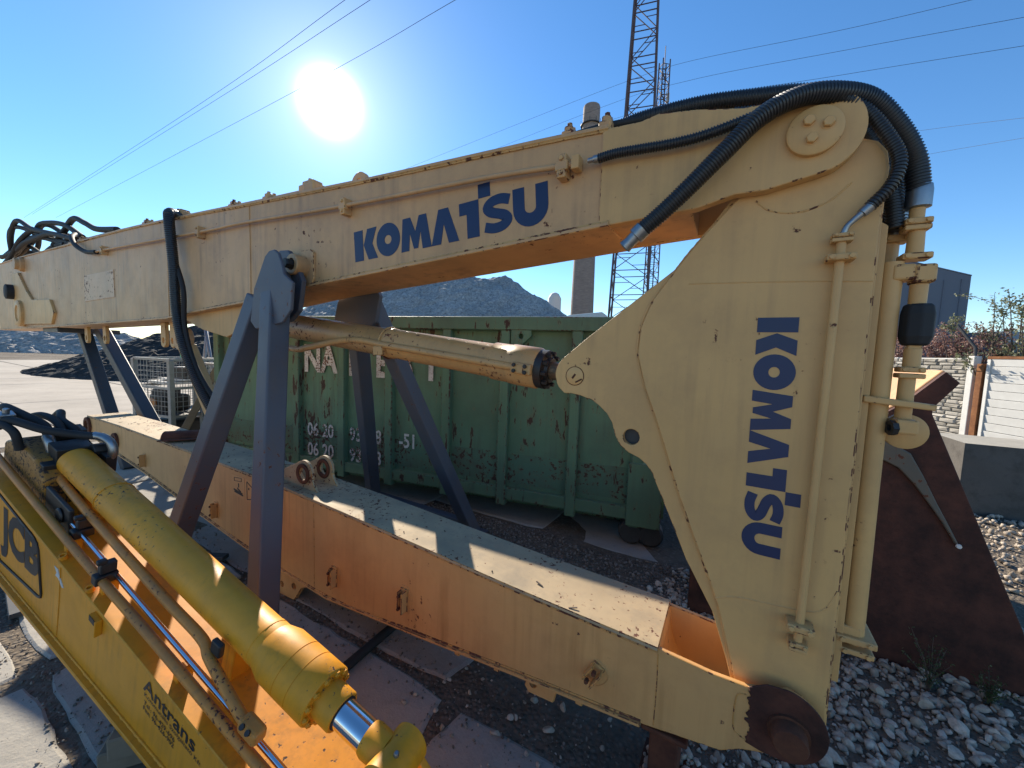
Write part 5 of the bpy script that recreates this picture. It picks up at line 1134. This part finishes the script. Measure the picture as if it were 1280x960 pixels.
wires = {'lower left of the three overhead wires beside the sun': [(-13.24, 32.34, 29.29), (-43.48, 54.77, 33.7), (-115.44, 92.52, 29.16)],
 'middle one of the three overhead wires beside the sun': [(-11.36, 32.33, 29.23), (-41.86, 54.79, 33.97), (-116.13, 94.65, 30.6)],
 'overhead wire that passes across the sun': [(-4.2, 32.37, 29.73), (-29.91, 52.81, 34.34), (-113.96, 97.69, 30.96)],
 'topmost overhead wire passing right of the lattice tower': [(-33.39, 98.72, 43.66), (4.08, 73.76, 45.24), (16.69, 65.79, 45.87), (23.51, 58.62, 44.04), (36.05, 47.23, 39.74), (42.38, 37.87, 35.64)],
 'second overhead wire down, right of the lattice tower': [(-21.57, 98.82, 44.86), (13.81, 71.76, 45.33), (24.03, 59.46, 42.03), (37.04, 47.06, 37.58), (45.47, 36.66, 33.13)],
 'third overhead wire down, meeting the hoses right of the tower': [(8.15, 83.93, 46.94), (23.52, 65.52, 42.51), (37.88, 48.95, 36.13), (45.56, 36.46, 30.59)],
 'upper of the two short low wires at the right edge of the sky': [(58.1, 83.88, 46.22), (63.42, 63.2, 38.65), (60.6, 47.56, 31.46)],
 'lower of the two short low wires at the right edge of the sky': [(58.32, 83.38, 40.09), (64.17, 62.9, 34.94), (60.68, 47.38, 29.22)]}
for lab, ps in wires.items():
    ext = [tuple(Vector(ps[0]) * 2 - Vector(ps[1]))] + ps if False else ps
    mb = MB().tube(spline(ext, 10), 0.020, 5); o = mb.build('power_line', 'wire'); tag(o, lab, 'wire', 'overhead wires')
SI = MB(); SI.lathe((0, 0, 0), (0, 0, 1), [(0, 1.9), (17.5, 1.9), (18.8, 1.2), (19.2, .5)], 20); so_ = SI.build('silo', 'offwhite'); so_.location = (11.3, 111.5, 0); tag(so_, 'pale silo beside the brick chimney far beyond the stone heap', 'silo')
for dx_, z_ in ((-2.3, 15.5), (2.3, 13.5)):
    pass
for cx, cy, w_, d_, h_, lab in ((5.6, 31, 3.6, 4, 4.95, 'white vehicle roof just above the container edge'), (13.5, 60, 6.5, 7, 5.9, 'pale low plant building right of the chimney foot')):
    e = MB(); e.prism([(-w_ / 2, 0), (w_ / 2, 0), (w_ / 2, h_ * 0.99), (w_ * .38, h_ * 1.05), (-w_ * .35, h_ * 0.98), (-w_ / 2, h_ * .93)], 0, d_); o = e.build('low_building' if cy > 40 else 'van', 'offwhite', None, 0.05, 2); o.location = (cx, cy, 0); tag(o, lab, 'building' if cy > 40 else 'van')

# ================================================================ wire cages and clutter at left
def cage(name, label, x, y, rz, Lx, Ly, z0, Hh):
    e = empty(name, label, 'wire cage', 'wire cages behind the booms', loc=(x, y, gh(x, y) + 0.03)); e.rotation_euler = (0, 0, rz)
    for sx in (0, Lx):
        for sy in (0, Ly): MB().box((sx, sy, (z0 + Hh) / 2), (0.07, 0.07, z0 + Hh)).build('post', 'galv', e, 0.005, 1)
    for z in (z0, z0 + Hh * 0.5, z0 + Hh):
        for p, q in (((0, 0), (Lx, 0)), ((Lx, 0), (Lx, Ly)), ((Lx, Ly), (0, Ly)), ((0, Ly), (0, 0))): MB().bar((*p, z), (*q, z), 0.04, 0.04).build('rail', 'galv', e)
    for p, q in (((0, 0), (Lx, 0)), ((Lx, 0), (Lx, Ly)), ((Lx, Ly), (0, Ly)), ((0, Ly), (0, 0))):
        mb = MB(); L = math.hypot(q[0] - p[0], q[1] - p[1]); nn_ = int(L / 0.08)
        for k in range(1, nn_): t = k / nn_; mb.bar((p[0] + (q[0] - p[0]) * t, p[1] + (q[1] - p[1]) * t, z0), (p[0] + (q[0] - p[0]) * t, p[1] + (q[1] - p[1]) * t, z0 + Hh), 0.006, 0.006)
        for k in range(1, int(Hh / 0.08)): mb.bar((*p, z0 + k * .08), (*q, z0 + k * .08), 0.006, 0.006)
        mb.build('wire_mesh', 'galv', e)
    MB().box((Lx / 2, Ly / 2, z0), (Lx, Ly, 0.04)).build('floor', 'darksteel', e)
    return e
# dry bits lying on the lower boom
lt = MB()
for _ in range(75):
    x = -6.2 + 5.9 * random.random() ** 1.3; y = random.uniform(0.01, 0.30); zt = np.interp(x, [p[0] for p in ltop], [p[1] for p in ltop]) + 0.0095; L = 0.003 + 0.022 * random.random() ** 3; a = random.uniform(0, 3.14); dx_, dy_ = math.cos(a) * L, math.sin(a) * L
    lt.bar((x - dx_, y - dy_, zt), (x + dx_, y + dy_, zt + random.uniform(0, 0.006)), random.uniform(0.002, 0.007), 0.0025)
lo_ = lt.build('leaf_litter', 'twig'); lo_.matrix_world = rigm; tag(lo_, 'dry brown twigs and leaf bits strewn along the top of the lower boom', 'leaf litter', kind='stuff')
cage('wire_cage', 'grey wire mesh stillage cage full of dark scrap, nearest the hanging hose', -6.35, 6.45, -0.35, 0.95, 0.9, 0.45, 0.92)
cage('wire_cage', 'second wire mesh cage, between the hanging hose and the container', -5.3, 6.55, -0.35, 0.95, 0.9, 0.40, 0.92)
def junk(name, label, cat, parts, loc, rz):
    e = empty(name, label, cat, loc=loc); e.rotation_euler = (0, 0, rz)
    for nm, mat, c, sz_ in parts:
        mb = MB(); mb.box(c, sz_, Matrix.Rotation(random.uniform(-.2, .2), 3, 'Z')); mb.build(nm, mat, e, min(sz_) * 0.15, 2)
junk('scrap_motor', 'dark scrap motor lying in the nearer wire cage', 'scrap', [('housing', 'dark', (0, 0, 0.14), (0.5, 0.4, 0.28)), ('cover', 'darksteel', (0.1, -0.1, 0.32), (0.3, 0.25, 0.12)), ('tag_plate', 'jcb_pipe', (-0.05, -0.22, 0.15), (0.22, 0.03, 0.12)), ('lid', 'white', (-0.1, 0, 0.30), (0.34, 0.3, 0.05))], (-5.95, 6.65, 0.50), -0.35)
junk('scrap_bundle', 'pale boards and dark boxes piled high in the nearer wire cage', 'scrap', [('board', 'offwhite', (0, 0, 0.55), (0.7, 0.5, 0.04)), ('box', 'dark', (0.15, 0.15, 0.70), (0.4, 0.35, 0.24)), ('board', 'offwhite', (0.05, 0.1, 0.60), (0.6, 0.4, 0.03))], (-5.95, 6.75, 0.43), -0.35)
junk('crate', 'weathered timber crate under the nearer wire cage', 'crate', [('board', 'wood', (0, -0.2, 0.1), (0.8, 0.03, 0.12)), ('board', 'wood', (0, -0.2, 0.26), (0.8, 0.03, 0.12)), ('box', 'darksteel', (0, 0.1, 0.18), (0.7, 0.5, 0.34))], (-5.95, 6.6, 0.0), -0.35)
junk('scrap_motor', 'dark scrap block lying in the second wire cage', 'scrap', [('housing', 'dark', (0, 0, 0.2), (0.55, 0.5, 0.4)), ('cap', 'darksteel', (0.1, 0, 0.48), (0.3, 0.3, 0.16))], (-4.85, 6.8, 0.46), -0.3)
junk('crate', 'weathered timber crate under the second wire cage', 'crate', [('board', 'wood', (0, -0.2, 0.1), (0.8, 0.03, 0.12)), ('board', 'wood', (0, -0.2, 0.26), (0.8, 0.03, 0.12)), ('box', 'darksteel', (0, 0.1, 0.18), (0.7, 0.5, 0.32))], (-4.85, 6.7, 0.0), -0.35)
pd = MB(); pd.bar((-4.55, 6.15, 1.60), (-5.15, 5.75, -0.02), 0.12, 0.10); o = pd.build('leaning_beam', 'wood', None, 0.008, 1); tag(o, 'weathered beam leaning by the left end of the green container', 'beam')
wh = MB(); wh.lathe((0, 0, 0), (0, 1, 0), [(0, .08), (0, .17), (.02, .2), (.10, .2), (.12, .17), (.12, .08)], 24); o = wh.build('tyre', 'tyre', None); o.location = (-6.62, 6.25, 0.22); o.rotation_euler = (0, 0, -0.4); tag(o, 'small black wheel standing left of the wire cages', 'wheel')
bt = MB(); bt.lathe((0, 0, 0), (0, 0, 1), [(0, .10), (.12, .11), (.18, .08), (.22, .03), (.26, .03)], 16); o = bt.build('plastic_bottle', 'greenplastic', None); o.location = (-5.62, 6.66, 1.42); tag(o, 'bright green plastic bottle on top of the scrap in the wire cages', 'bottle')
for p, q, lab in (((-6.35, 7.7, 0), (-6.0, 7.6, 2.05), 'left thin grey pole behind the wire cages'), ((-5.62, 7.4, 0), (-5.9, 7.4, 2.0), 'leaning thin grey pole behind the wire cages')):
    o = MB().tube([p, q], 0.03, 8).build('pole', 'galv'); tag(o, lab, 'pole')
# clutter beyond the yellow arm
for k, (s0, n0, L, a, m_, lab) in enumerate(((-4.7, 0.75, 1.1, 0.2, 'galv', 'bright steel bar lying on the soil beyond the yellow cylinder'), (-4.5, 0.55, 0.9, -0.1, 'darksteel', 'dark flat bar lying on the soil beyond the yellow cylinder'), (-4.2, 0.95, 1.0, 0.5, 'darksteel', 'dark rod lying under the left half of the lower boom'))):
    p = SN(s0, n0, 0.03); d_ = SN(math.cos(a), math.sin(a)); o = MB().bar(p, p + d_ * L, 0.07, 0.03).build('scrap_bar', m_, None, 0.004, 1); tag(o, lab, 'scrap bar')
hsn = MB(); hsn.tube(spline([(-0.35, 2.75, 0.02), (-0.50, 2.5, 0.025), (-0.65, 2.234, 0.025), (-0.846, 1.838, 0.025), (-1.0, 1.5, 0.02)], 8), 0.026, 10); o = hsn.build('ground_hose', 'rubber'); tag(o, 'black hose lying across the concrete under the lower boom', 'hose')
